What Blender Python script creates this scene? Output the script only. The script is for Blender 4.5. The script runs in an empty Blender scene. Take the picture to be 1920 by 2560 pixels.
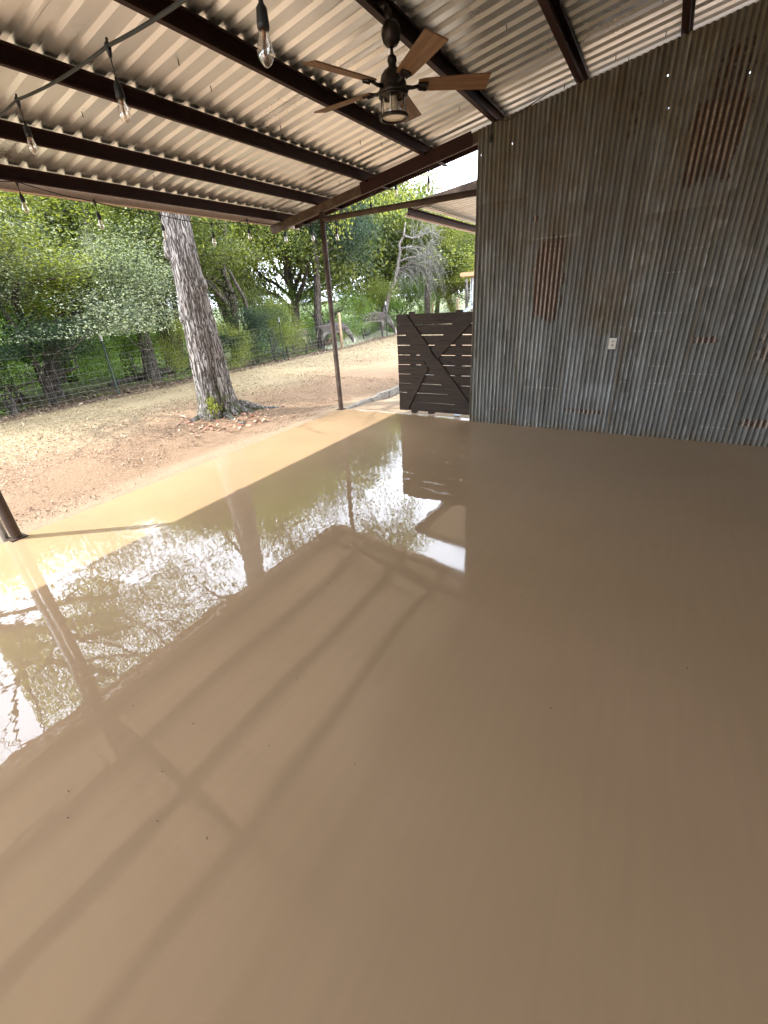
import bpy, bmesh, math, random
import numpy as np
from mathutils import Vector, Matrix, Quaternion
R = math.radians
sc = bpy.context.scene
COL = sc.collection

# ------------------------------------------------------------------ helpers
class MB:
    """collects geometry, build() links it as ONE mesh object"""
    def __init__(s): s.v = []; s.f = []; s.sm = []
    def add(s, vs, fs, smooth=False):
        o = len(s.v); s.v += [tuple(p) for p in vs]
        s.f += [tuple(i + o for i in f) for f in fs]; s.sm += [smooth] * len(fs)
    def box(s, c, d, rot=None):
        c = Vector(c); hx, hy, hz = d[0] / 2, d[1] / 2, d[2] / 2
        vs = [Vector((x, y, z)) for x in (-hx, hx) for y in (-hy, hy) for z in (-hz, hz)]
        if rot is not None: vs = [rot @ p for p in vs]
        s.add([p + c for p in vs], [(0, 1, 3, 2), (4, 6, 7, 5), (0, 4, 5, 1), (2, 3, 7, 6), (0, 2, 6, 4), (1, 5, 7, 3)])
    def bevbox(s, c, d, b, rot=None):
        bm = bmesh.new(); bmesh.ops.create_cube(bm, size=1)
        for v in bm.verts: v.co = Vector((v.co.x * d[0], v.co.y * d[1], v.co.z * d[2]))
        bmesh.ops.bevel(bm, geom=bm.edges[:], offset=b, segments=2, affect='EDGES')
        vs = [v.co.copy() for v in bm.verts]
        if rot is not None: vs = [rot @ p for p in vs]
        s.add([p + Vector(c) for p in vs], [[v.index for v in f.verts] for f in bm.faces]); bm.free()
    def beam(s, a, b, w, h, up=(0, 0, 1), bev=0):
        """rectangular bar from a to b, w across, h along up"""
        a, b = Vector(a), Vector(b); x = (b - a).normalized(); z = Vector(up); y = z.cross(x).normalized(); z = x.cross(y)
        m = Matrix((x, y, z)).transposed(); L = (b - a).length
        (s.bevbox((a + b) / 2, (L, w, h), bev, m) if bev else s.box((a + b) / 2, (L, w, h), m))
    def extr(s, prof, a, b, up=(0, 0, 1), closed=True, smooth=False):
        """2d profile (y,z) pulled from a to b"""
        a, b = Vector(a), Vector(b); x = (b - a).normalized(); z = Vector(up); y = z.cross(x).normalized(); z = x.cross(y)
        n = len(prof); vs = [a + y * p[0] + z * p[1] for p in prof] + [b + y * p[0] + z * p[1] for p in prof]
        fs = [(i, (i + 1) % n, (i + 1) % n + n, i + n) for i in range(n if closed else n - 1)]
        if closed: fs += [tuple(range(n))[::-1], tuple(range(n, 2 * n))]
        s.add(vs, fs, smooth)
    def tube(s, pts, rad, n=8, cap=True):
        pts = [Vector(p) for p in pts]
        if not hasattr(rad, '__len__'): rad = [rad] * len(pts)
        u = None; vs = []
        for i, p in enumerate(pts):
            t = (pts[min(i + 1, len(pts) - 1)] - pts[max(i - 1, 0)])
            t = t.normalized() if t.length > 1e-9 else Vector((0, 0, 1))
            if u is None: u = t.orthogonal().normalized()
            u = (u - t * u.dot(t));
            u = u.normalized() if u.length > 1e-6 else t.orthogonal().normalized()
            w = t.cross(u)
            for k in range(n):
                a = 2 * math.pi * k / n; vs.append(p + (u * math.cos(a) + w * math.sin(a)) * rad[i])
        fs = []
        for i in range(len(pts) - 1):
            for k in range(n): fs.append((i * n + k, i * n + (k + 1) % n, (i + 1) * n + (k + 1) % n, (i + 1) * n + k))
        s.add(vs, fs, True)
        if cap:
            o = len(s.v) - len(vs); L = len(pts) - 1
            s.f += [tuple(o + k for k in range(n))[::-1], tuple(o + L * n + k for k in range(n))]; s.sm += [False, False]
    def lathe(s, prof, c=(0, 0, 0), n=24, rot=None, ripple=None):
        """profile (r,z) turned about z"""
        c = Vector(c); vs = []
        for (r, z) in prof:
            for k in range(n):
                a = 2 * math.pi * k / n; rr = r * (1 + (ripple if (ripple and k % 2) else 0))
                p = Vector((rr * math.cos(a), rr * math.sin(a), z)); vs.append((rot @ p if rot is not None else p) + c)
        fs = [(i * n + k, i * n + (k + 1) % n, (i + 1) * n + (k + 1) % n, (i + 1) * n + k) for i in range(len(prof) - 1) for k in range(n)]
        s.add(vs, fs, True)
    def build(s, name, m, parent=None, loc=None):
        me = bpy.data.meshes.new(name); me.from_pydata(s.v, [], s.f)
        me.polygons.foreach_set('use_smooth', s.sm); me.update()
        return link(name, me, m, parent, loc)

def link(name, me, m, parent=None, loc=None):
    o = bpy.data.objects.new(name, me); COL.objects.link(o)
    if m is not None and len(me.materials) == 0: me.materials.append(m)
    if parent is not None: o.parent = parent
    if loc is not None: o.location = loc
    return o
def np_mesh(name, V, F, smooth=False):
    me = bpy.data.meshes.new(name); V = np.asarray(V, np.float32); F = np.asarray(F, np.int32); k = F.shape[1]
    me.vertices.add(len(V)); me.vertices.foreach_set('co', V.ravel())
    me.loops.add(F.size); me.loops.foreach_set('vertex_index', F.ravel())
    me.polygons.add(len(F)); me.polygons.foreach_set('loop_start', np.arange(0, F.size, k, dtype=np.int32))
    me.polygons.foreach_set('use_smooth', np.full(len(F), smooth)); me.update(calc_edges=True); return me
def tag(o, label=None, cat=None, group=None, kind=None):
    if label: o['label'] = label
    if cat: o['category'] = cat
    if group: o['group'] = group
    if kind: o['kind'] = kind
    return o
def empty(name, loc, label, cat, group=None, rz=0):
    o = bpy.data.objects.new(name, None); COL.objects.link(o); o.location = loc; o.rotation_euler = (0, 0, rz); o.empty_display_size = .2
    return tag(o, label, cat, group)
def copy_tree(o, parent=None):
    c = o.copy(); COL.objects.link(c)
    if parent is not None: c.parent = parent
    for ch in [q for q in bpy.data.objects if q.parent == o]: copy_tree(ch, c)
    return c
# value noise
def vnoise(x, y, seed=0):
    x = np.asarray(x, float); y = np.asarray(y, float)
    xi = np.floor(x).astype(np.int64); yi = np.floor(y).astype(np.int64); xf = x - xi; yf = y - yi
    def h(a, b):
        n = (a * 374761393 + b * 668265263 + seed * 974634777) & 0x7fffffff
        n = ((n ^ (n >> 13)) * 1274126177) & 0x7fffffff
        return ((n ^ (n >> 16)) & 0xffff) / 65535.0
    sx = xf * xf * (3 - 2 * xf); sy = yf * yf * (3 - 2 * yf)
    return (h(xi, yi) * (1 - sx) + h(xi + 1, yi) * sx) * (1 - sy) + (h(xi, yi + 1) * (1 - sx) + h(xi + 1, yi + 1) * sx) * sy
def fbm(x, y, o=4, seed=0):
    t = 0; a = .5; n = 0
    for i in range(o):
        t = t + a * vnoise(x, y, seed + i * 7); n += a; a *= .5; x = x * 2.03 + 11.3; y = y * 2.03 + 5.7
    return t / n
def sst(a, b, x): t = np.clip((x - a) / (b - a), 0, 1); return t * t * (3 - 2 * t)

# ------------------------------------------------------------------ materials
class NT:
    def __init__(s, name):
        s.m = bpy.data.materials.new(name); s.m.use_nodes = True; s.t = s.m.node_tree; s.t.nodes.clear()
        s.out = s.n('OutputMaterial'); s._c = None
    def n(s, ty, ins=None, **kw):
        nd = s.t.nodes.new('ShaderNode' + ty)
        for k, v in kw.items(): setattr(nd, k, v)
        for k, v in (ins or {}).items(): s.set(nd.inputs[k], v)
        return nd
    def set(s, sock, v):
        if hasattr(v, 'bl_idname') and not hasattr(v, 'links'): v = v.outputs[0]
        if hasattr(v, 'links'): s.t.links.new(v, sock)
        else:
            if hasattr(sock, 'default_value'):
                try: sock.default_value = v
                except Exception: sock.default_value = tuple(v) + (1,)
    def co(s, scale=(1, 1, 1), kind='Object'):
        tc = s.n('TexCoord'); mp = s.n('Mapping', {'Vector': tc.outputs[kind], 'Scale': scale}); return mp.outputs[0]
    def wpos(s, scale=(1, 1, 1)):
        g = s.n('NewGeometry'); return s.n('Mapping', {'Vector': g.outputs['Position'], 'Scale': scale}).outputs[0]
    def noise(s, vec, scale, detail=4, rough=.55, dist=0):
        return s.n('TexNoise', {'Vector': vec, 'Scale': scale, 'Detail': detail, 'Roughness': rough, 'Distortion': dist}).outputs['Fac']
    def ramp(s, fac, stops, interp='LINEAR'):
        r = s.n('ValToRGB', {'Fac': fac}); e = r.color_ramp.elements; r.color_ramp.interpolation = interp
        while len(e) < len(stops): e.new(.5)
        for i, (p, c) in enumerate(stops):
            e[i].position = p; e[i].color = tuple(c) + (1,) if len(c) == 3 else c
        return r.outputs['Color']
    def rng(s, v, a, b, c=0, d=1):
        if a > b: a, b, c, d = b, a, d, c
        return s.n('MapRange', {'Value': v, 'From Min': a, 'From Max': b, 'To Min': c, 'To Max': d}, interpolation_type='SMOOTHSTEP').outputs[0]
    def math(s, op, a, b=0): 
        nd = s.n('Math', operation=op); s.set(nd.inputs[0], a); s.set(nd.inputs[1], b); return nd.outputs[0]
    def mix(s, fac, a, b, mode='MIX'):
        nd = s.n('Mix', data_type='RGBA', blend_type=mode); s.set(nd.inputs[0], fac)
        for i, v in ((6, a), (7, b)):
            if isinstance(v, tuple) and len(v) == 3: v = v + (1,)
            s.set(nd.inputs[i], v)
        return nd.outputs[2]
    def bump(s, h, strength=.5, dist=.01, normal=None):
        b = s.n('Bump', {'Height': h, 'Strength': strength, 'Distance': dist})
        if normal is not None: s.set(b.inputs['Normal'], normal)
        return b.outputs[0]
    def attr(s, name): return s.n('Attribute', attribute_name=name).outputs['Fac']
    def pbr(s, **k):
        d = {kk.replace('_', ' '): v for kk, v in k.items()}
        ins = {}
        for kk, v in d.items():
            if isinstance(v, tuple) and len(v) == 3 and 'Color' in kk: v = v + (1,)
            ins[kk] = v
        p = s.n('BsdfPrincipled', ins); s.t.links.new(p.outputs[0], s.out.inputs[0]); return p
def simple(name, col, rough=.6, metal=0, var=.25, scale=30, bump=.15, **k):
    t = NT(name); v = t.wpos(); n = t.noise(v, scale, 5)
    lo = tuple(c * (1 - var) for c in col); hi = tuple(min(1, c * (1 + var)) for c in col)
    t.pbr(Base_Color=t.ramp(n, [(.3, lo), (.7, hi)]), Roughness=rough, Metallic=metal, Normal=t.bump(t.noise(v, scale * 3, 3), bump, .004), **k)
    return t.m

def m_floor():
    t = NT('tan_floor_paint'); v = t.wpos()
    big = t.noise(v, .5, 3); n2 = t.noise(v, 3.5, 4)
    base = t.mix(t.rng(big, .35, .65), (.505, .334, .192), (.545, .363, .214))
    base = t.mix(t.math('MULTIPLY', t.rng(n2, .55, .8), .25), base, (.44, .29, .16))
    # bare worn concrete along the outer rim of the slab
    sep = t.n('SeparateXYZ', {'Vector': v}); y = sep.outputs[1]; x = sep.outputs[0]
    wob = t.math('MULTIPLY', t.math('SUBTRACT', t.noise(v, 5, 4), .5), .22)
    r1 = t.rng(t.math('ADD', y, wob), 4.17, 4.22); r2 = t.rng(t.math('ADD', x, wob), 5.69, 5.76)
    rim = t.math('MULTIPLY', r2, t.rng(y, 2.1, 2.3))
    base = t.mix(t.math('MULTIPLY', rim, .45), base, (.42, .36, .30))
    # slow waves in the wet coating
    w1 = t.noise(t.wpos((1, 1, 1)), 1.4, 2, .4); w2 = t.noise(t.wpos((1, 1.4, 1)), 15, 1, .5); w3 = t.noise(v, 160, 2, .5)
    sp_ = t.n('SeparateXYZ', {'Vector': v}); patch = t.math('MULTIPLY', t.rng(t.noise(v, .9, 0), .3, .7, .3, .75), t.rng(sp_.outputs[1], .6, 1.6, .12, 1))
    h = t.math('ADD', t.math('MULTIPLY', w1, 1.0), t.math('MULTIPLY', t.math('MULTIPLY', w2, patch), .10))
    st = t.noise(t.n('Mapping', {'Vector': v, 'Rotation': (0, 0, .5), 'Scale': (1.2, 14, 1)}).outputs[0], 1.6, 4, .6)
    base = t.mix(t.math('MULTIPLY', t.rng(st, .35, .7), .14), base, (.40, .27, .165)); base = t.mix(t.math('MULTIPLY', t.rng(t.noise(v, 260, 3, .7), .35, .65), .10), base, (.33, .22, .135))
    nrm = t.bump(h, 1.0, .0045)
    rough = t.rng(n2, .3, .8, .0, .02)
    yv = t.math('ADD', sp_.outputs[1], t.math('MULTIPLY', t.math('SUBTRACT', t.noise(v, .5, 0), .5), 1.6))
    rough = t.math('ADD', rough, t.math('MULTIPLY', t.rng(yv, 1.1, -.5), .20))
    rough = t.math('ADD', rough, t.math('MULTIPLY', t.rng(yv, 1.9, .9), .03))
    rough = t.math('ADD', rough, t.math('MULTIPLY', rim, .35))
    p = t.pbr(Base_Color=base, Roughness=rough, IOR=1.72, Normal=nrm)
    return t.m
def m_ground():
    t = NT('leafy_gravel_ground'); v = t.wpos(); g = t.n('NewGeometry')
    sep = t.n('SeparateXYZ', {'Vector': v}); x, y = sep.outputs[0], sep.outputs[1]
    wob = t.math('MULTIPLY', t.math('SUBTRACT', t.noise(v, .45, 4), .5), 3.4)
    yy = t.math('ADD', y, wob)
    fine = t.noise(v, 42, 6, .7); mid = t.noise(v, 7, 5, .65)
    red = t.ramp(fine, [(.25, (.145, .083, .043)), (.5, (.275, .17, .095)), (.75, (.38, .265, .165))])
    straw = t.ramp(fine, [(.25, (.19, .135, .07)), (.5, (.35, .265, .15)), (.8, (.46, .37, .23))])
    dirt = t.ramp(fine, [(.25, (.07, .045, .028)), (.55, (.19, .125, .08)), (.8, (.30, .22, .15))])
    sand = t.ramp(fine, [(.2, (.30, .20, .12)), (.6, (.39, .275, .17)), (.9, (.46, .34, .23))])
    green = t.ramp(fine, [(.25, (.04, .07, .02)), (.55, (.12, .17, .06)), (.8, (.27, .27, .13))])
    c = t.mix(t.rng(yy, 6.6, 8.4), red, straw)
    c = t.mix(t.math('MULTIPLY', t.rng(mid, .62, .78), .5), c, dirt)
    # packed sandy soil next to the slab
    yw = t.math('ADD', y, t.math('MULTIPLY', wob, .10))
    near = t.math('MULTIPLY', t.rng(yw, 5.0, 4.5), t.rng(x, 9, 7)); c = t.mix(near, c, sand)
    c = t.mix(t.rng(t.math('ADD', y, t.math('MULTIPLY', wob, .12)), 10.2, 10.5), c, dirt)
    c = t.mix(t.math('MULTIPLY', t.rng(yy, 12.0, 13.5), .75), c, green)
    h = t.math('ADD', t.math('MULTIPLY', fine, 1), t.math('MULTIPLY', mid, 1.2))
    t.pbr(Base_Color=c, Roughness=.9, Normal=t.bump(h, .9, .02))
    return t.m
def m_sheet():
    t = NT('weathered_corrugated_iron'); tc = t.n('TexCoord'); o = tc.outputs['Object']
    oi = t.n('ObjectInfo').outputs['Random']
    st = t.n('Mapping', {'Vector': o, 'Scale': (1, 14, .9)}).outputs[0]
    st2 = t.n('Mapping', {'Vector': o, 'Scale': (1, 60, 3)}).outputs[0]
    n1 = t.noise(st, 1.0, 5, .6); n2 = t.noise(st2, 1.0, 4, .6); bl = t.noise(o, 3.2, 5, .6); sp = t.noise(o, 70, 4, .65)
    # spangled zinc, chalky in places
    c = t.ramp(n1, [(.3, (.125, .135, .135)), (.5, (.235, .252, .248)), (.72, (.43, .46, .46))])
    c = t.mix(t.math('MULTIPLY', t.rng(n2, .5, .72), .6), c, (.40, .41, .40))
    c = t.mix(t.math('MULTIPLY', t.rng(sp, .35, .7), .25), c, (.10, .10, .095))
    brown = t.math('MULTIPLY', t.rng(bl, .3, .65, .35, 1.0), t.attr('grime_shade'))
    c = t.mix(brown, c, t.mix(n2, (.095, .074, .046), (.27, .205, .12)))
    c = t.mix(t.math('MULTIPLY', oi, .40), c, t.mix(1.0, c, (.50, .44, .34), 'MULTIPLY'))
    pale = t.math('MULTIPLY', t.attr('pale'), t.rng(n2, .35, .65))
    c = t.mix(t.math('MULTIPLY', pale, .75), c, (.50, .52, .52))
    ru = t.attr('rust'); rm = t.rng(t.math('ADD', ru, t.math('MULTIPLY', t.math('SUBTRACT', t.noise(o, 22, 6, .75), .5), 1.5)), .40, .66)
    rc = t.ramp(t.math('ADD', t.math('MULTIPLY', t.noise(st2, 1.5, 5, .7), .45), t.math('MULTIPLY', t.attr('ridge'), .62)), [(.22, (.028, .013, .007)), (.42, (.075, .032, .015)), (.56, (.25, .115, .048)), (.68, (.39, .29, .22)), (.85, (.38, .35, .32))])
    c = t.mix(rm, c, rc)
    c = t.mix(t.math('MULTIPLY', t.rng(t.attr('dash'), .3, .8), t.rng(bl, .35, .6, .3, 1.0)), c, (.40, .40, .37))
    c = t.mix(t.rng(t.attr('ridge'), .55, .05, 0, .25), c, (.035, .032, .026))   # shade painted into the valleys to deepen the corrugation
    met = t.math('MULTIPLY', t.math('SUBTRACT', 1, t.math('MAXIMUM', rm, brown)), .35)
    p = t.pbr(Base_Color=c, Roughness=t.rng(sp, .3, .7, .42, .62), Metallic=met, Normal=t.bump(t.math('ADD', sp, t.math('MULTIPLY', rm, .8)), .35, .002))
    hole = t.rng(t.attr('hole'), .45, .55)
    tr = t.n('BsdfTransparent'); mx = t.n('MixShader'); t.set(mx.inputs[0], hole); t.t.links.new(p.outputs[0], mx.inputs[1]); t.t.links.new(tr.outputs[0], mx.inputs[2])
    t.t.links.new(mx.outputs[0], t.out.inputs[0]); return t.m
def m_roof(name='galvanised_roof_sheet', tint=(.80, .81, .80)):
    t = NT(name); v = t.wpos(); n = t.noise(t.wpos((6, .8, 1)), 1, 4); s = t.noise(v, 1.1, 4, .6); sp = t.noise(v, 90, 3)
    c = t.mix(t.rng(n, .3, .7), tuple(q * .88 for q in tint), tint)
    c = t.mix(t.math('MULTIPLY', t.rng(s, .55, .75), .45), c, (.50, .48, .45))
    t.pbr(Base_Color=c, Metallic=.86, Roughness=t.rng(s, .3, .7, .27, .40), Normal=t.bump(sp, .12, .001)); return t.m
def m_steel():
    t = NT('red_oxide_steel'); v = t.wpos(); n = t.noise(v, 9, 5, .65); f = t.noise(v, 70, 4)
    c = t.ramp(n, [(.3, (.019, .006, .004)), (.6, (.032, .010, .0065)), (.8, (.06, .021, .014))])
    c = t.mix(t.math('MULTIPLY', t.rng(f, .6, .8), .4), c, (.03, .018, .015))
    t.pbr(Base_Color=c, Specular_IOR_Level=.25, Roughness=.65, Normal=t.bump(f, .25, .002)); return t.m
def m_pipe():
    t = NT('rusty_brown_tube'); v = t.wpos(); n = t.noise(v, 7, 5, .65); f = t.noise(v, 60, 4)
    c = t.ramp(n, [(.3, (.045, .028, .020)), (.55, (.080, .052, .036)), (.75, (.14, .10, .07))])
    t.pbr(Base_Color=c, Roughness=.6, Metallic=.0, Specular_IOR_Level=.3, Normal=t.bump(f, .3, .002)); return t.m
def m_wood(name, lo, hi, sc_=(1.5, 1.5, 1.5), ax=1, knots=True, rough=.6):
    t = NT(name); s = [40, 40, 40]; s[ax] = 2.2
    v = t.co(tuple(s)); n = t.noise(v, 1, 6, .65, .8); f = t.noise(t.co(), 2.2, 3)
    c = t.mix(t.rng(n, .3, .7), lo, hi); c = t.mix(t.math('MULTIPLY', t.rng(f, .5, .7), .35), c, lo)
    if knots:
        k = t.n('TexVoronoi', {'Vector': t.co(tuple(2.0 if i == ax else 7.0 for i in range(3))), 'Scale': 1.0}).outputs['Distance']
        c = t.mix(t.math('MULTIPLY', t.rng(k, .13, .05), .7), c, tuple(q * .35 for q in lo))
    t.pbr(Base_Color=c, Roughness=rough, Specular_IOR_Level=.25, Normal=t.bump(n, .35, .003)); return t.m
def m_bark(name, cols, sc_=1.0, bump=1.0, dist=.05, moss=False):
    t = NT(name); v = t.wpos((1, 1, .13)); vo = t.n('TexVoronoi', {'Vector': v, 'Scale': 34 * sc_, 'Randomness': 1.0}).outputs['Distance']
    n = t.noise(v, 44 * sc_, 6, .68, .6); b = t.noise(t.wpos(), 1.6, 4)
    ed = t.rng(t.math('ABSOLUTE', t.math('SUBTRACT', t.noise(v, 21 * sc_, 3, .6, .8), .5)), .0, .10)
    h = t.math('ADD', t.math('MULTIPLY', ed, .55), t.math('MULTIPLY', n, .62))
    c = t.ramp(h, [(.35, cols[0]), (.6, cols[1]), (.85, cols[2])])
    c = t.mix(t.math('MULTIPLY', t.rng(b, .52, .68), .35), c, t.ramp(h, [(.35, cols[0]), (.8, cols[3])]))
    if moss:
        z = t.n('SeparateXYZ', {'Vector': t.wpos()}).outputs[2]
        mm = t.math('MULTIPLY', t.rng(z, .7, .15), t.rng(t.noise(t.wpos(), 9, 4), .45, .6)); c = t.mix(t.math('MULTIPLY', mm, .8), c, (.10, .12, .035))
    t.pbr(Base_Color=c, Roughness=.9, Normal=t.bump(h, bump, dist)); return t.m
def m_leaf(name, a, b, c_, trans=.5):
    t = NT(name); g = t.n('NewGeometry'); rpi = g.outputs['Random Per Island']; n = t.noise(t.wpos(), .9, 3)
    col = t.ramp(t.math('ADD', t.math('MULTIPLY', rpi, .6), t.math('MULTIPLY', n, .4)), [(.24, a), (.5, b), (.76, c_)])
    d = t.n('BsdfDiffuse', {'Color': col}); tr = t.n('BsdfTranslucent', {'Color': t.mix(.5, col, t.mix(1.0, col, (1.6, 1.7, .6), 'MULTIPLY'))})
    gl = t.n('BsdfGlossy', {'Color': (1, 1, 1, 1), 'Roughness': .38})
    m1 = t.n('MixShader', {0: trans}); t.t.links.new(d.outputs[0], m1.inputs[1]); t.t.links.new(tr.outputs[0], m1.inputs[2])
    m2 = t.n('MixShader', {0: .035}); t.t.links.new(m1.outputs[0], m2.inputs[1]); t.t.links.new(gl.outputs[0], m2.inputs[2])
    t.t.links.new(m2.outputs[0], t.out.inputs[0]); return t.m
def m_glass(name='clear_glass', col=(1, .97, .92), f=.82):
    t = NT(name); tr = t.n('BsdfTransparent', {'Color': tuple(col) + (1,)}); gl = t.n('BsdfGlossy', {'Color': (1, 1, 1, 1), 'Roughness': .06})
    lw = t.n('LayerWeight', {'Blend': .35}); mx = t.n('MixShader'); t.set(mx.inputs[0], t.rng(lw.outputs['Facing'], 0, 1, 1 - f, .85))
    t.t.links.new(tr.outputs[0], mx.inputs[1]); t.t.links.new(gl.outputs[0], mx.inputs[2]); t.t.links.new(mx.outputs[0], t.out.inputs[0]); return t.m

M = dict(floor=m_floor(), ground=m_ground(), sheet=m_sheet(), roof=m_roof(), steel=m_steel(), pipe=m_pipe(),
    gate=m_wood('dark_stained_wood', (.016, .010, .006), (.046, .029, .018), ax=1, rough=.65),
    blade=m_wood('aged_oak_blade', (.14, .078, .042), (.25, .145, .08), ax=0, knots=False),
    post=m_wood('weathered_post_wood', (.28, .18, .10), (.50, .36, .22), ax=2),
    black=simple('black_rubber', (.012, .012, .012), .5, bump=.05), fan=simple('oil_rubbed_bronze', (.030, .022, .018), .42, .6, scale=50),
    galv=simple('galvanised_steel', (.42, .45, .46), .45, .6, scale=12), wire=simple('galvanised_wire', (.34, .34, .31), .6, .0),
    white=simple('ivory_plastic', (.62, .58, .50), .4, var=.06), slot=simple('outlet_slot', (.02, .018, .015), .6),
    filament=simple('amber_filament', (.35, .17, .09), .5), glass=m_glass(), capw=simple('white_post_cap', (.75, .75, .72), .6, var=.05),
    tgreen=simple('dark_green_post', (.03, .05, .035), .6), stone=simple('grey_curb_concrete', (.30, .27, .23), .9, var=.35, scale=14, bump=.8),
    frost=simple('frosted_lamp_glass', (.80, .76, .66), .35, var=.1, scale=8),
    bark=m_bark('furrowed_grey_bark', [(.055, .042, .033), (.20, .17, .148), (.45, .41, .37), (.26, .18, .13)], 1.45, moss=True, dist=.04),
    bark2=m_bark('dark_woodland_bark', [(.025, .019, .015), (.075, .058, .045), (.16, .13, .105), (.10, .075, .055)], 1.2, .8, .03),
    bark3=m_bark('pale_dead_bark', [(.06, .05, .045), (.18, .155, .135), (.36, .33, .30), (.18, .12, .09)], 1.2, .6, .03),
    twig=simple('grey_lichen_twig', (.23, .23, .20), .9, scale=5),
    moss=simple('hanging_grey_moss', (.34, .36, .22), .95, scale=5),
    hay=simple('cut_hay', (.50, .50, .34), .95, var=.35, scale=25, bump=.8), brush=simple('orange_brush_wood', (.42, .25, .14), .85, scale=8),
    lf_oak=m_leaf('oak_leaf', (.04, .065, .018), (.125, .16, .035), (.28, .30, .075)),
    lf_mid=m_leaf('elm_leaf', (.07, .11, .02), (.19, .24, .04), (.38, .40, .09)),
    lf_yel=m_leaf('yellowing_leaf', (.12, .145, .02), (.27, .30, .05), (.46, .48, .10)),
    lf_sil=m_leaf('silvery_leaf', (.04, .06, .03), (.15, .19, .11), (.56, .60, .46)),
    lf_bri=m_leaf('bright_green_leaf', (.07, .15, .018), (.17, .30, .04), (.32, .46, .10)),
    lf_dark=m_leaf('dark_evergreen_leaf', (.012, .030, .016), (.028, .060, .030), (.06, .105, .05), .25),
    lf_lit=simple('dry_leaf', (.46, .30, .19), .85, scale=3, var=.5))

# ------------------------------------------------------------------ camera
cam_d = bpy.data.cameras.new('camera'); cam = bpy.data.objects.new('camera', cam_d); COL.objects.link(cam); sc.camera = cam
rt, up, fw = Vector((.50337, -.86269, -.05611)), Vector((0, 0, 0)), Vector((0, 0, 0))
def basis(f=1074.0, vp1=(1670, 700), nad=(1095, 3430)):
    d = lambda p: Vector((p[0] - 960, -(p[1] - 1280), f)).normalized()
    z = -d(nad); x = d(vp1); x = (x - z * x.dot(z)).normalized(); y = x.cross(z)
    if y.x > 0: y = -y
    return x, y, z
bx, by, bz = basis()
rt = Vector((bx[0], by[0], bz[0])); up = Vector((bx[1], by[1], bz[1])); fw = Vector((bx[2], by[2], bz[2]))
cam.matrix_world = Matrix.Translation((0, 0, 1.6)) @ Matrix((rt, up, -fw)).transposed().to_4x4()
cam_d.sensor_fit = 'VERTICAL'; cam_d.sensor_height = 24; cam_d.sensor_width = 18; cam_d.lens = 24 * 1074 / 2560
cam_d.clip_start = .05; cam_d.clip_end = 500

# ------------------------------------------------------------------ light
SUN_AZ = 125.0; SUN_EL = 47.5     # direction TO the sun, azimuth from +x towards +y
w = bpy.data.worlds.new('World'); sc.world = w; w.use_nodes = True; nt = w.node_tree; nt.nodes.clear()
def wn(ty, **k):
    n = nt.nodes.new('ShaderNode' + ty)
    for a, b in k.items(): setattr(n, a, b)
    return n
sky = wn('TexSky', sky_type='NISHITA', sun_disc=False); sky.sun_elevation = R(SUN_EL); sky.sun_rotation = R(90 - SUN_AZ)
sky.air_density = 1.0; sky.dust_density = 2.0; sky.ozone_density = 1.0
tc = wn('TexCoord'); mp = wn('Mapping'); mp.inputs['Scale'].default_value = (1, 1, 2.4); nt.links.new(tc.outputs['Generated'], mp.inputs[0])
no = wn('TexNoise'); no.inputs['Scale'].default_value = 2.6; no.inputs['Detail'].default_value = 8; no.inputs['Roughness'].default_value = .58; no.inputs['Distortion'].default_value = .4
nt.links.new(mp.outputs[0], no.inputs['Vector'])
mr = wn('MapRange'); mr.inputs['From Min'].default_value = .26; mr.inputs['From Max'].default_value = .48; nt.links.new(no.outputs['Fac'], mr.inputs['Value'])
mul = wn('Math', operation='MULTIPLY'); mul.inputs[1].default_value = .93; nt.links.new(mr.outputs[0], mul.inputs[0])
mx = wn('Mix', data_type='RGBA'); nt.links.new(mul.outputs[0], mx.inputs[0]); nt.links.new(sky.outputs[0], mx.inputs[6]); mx.inputs[7].default_value = (12.0, 12.9, 14.6, 1)
bg = wn('Background'); bg.inputs['Strength'].default_value = .15; nt.links.new(mx.outputs[2], bg.inputs[0])
wo = wn('OutputWorld'); nt.links.new(bg.outputs[0], wo.inputs[0])
sd = bpy.data.lights.new('sun', 'SUN'); sd.energy = 2.0; sd.angle = R(.55); sd.color = (1, .985, .96); so = bpy.data.objects.new('sun', sd); COL.objects.link(so)
ldir = Vector((math.cos(R(SUN_EL)) * math.cos(R(SUN_AZ)), math.cos(R(SUN_EL)) * math.sin(R(SUN_AZ)), math.sin(R(SUN_EL))))
so.rotation_euler = ldir.to_track_quat('Z', 'Y').to_euler(); so.location = (0, 0, 20)
sc.view_settings.view_transform = 'Standard'; sc.view_settings.look = 'None'; sc.view_settings.exposure = 1.85; sc.view_settings.gamma = 1
sc.cycles.max_bounces = 9; sc.cycles.diffuse_bounces = 5; sc.cycles.glossy_bounces = 4; sc.cycles.transparent_max_bounces = 12
sc.cycles.sample_clamp_indirect = 6; sc.cycles.use_denoising = True; sc.cycles.caustics_reflective = False; sc.cycles.caustics_refractive = False

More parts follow.
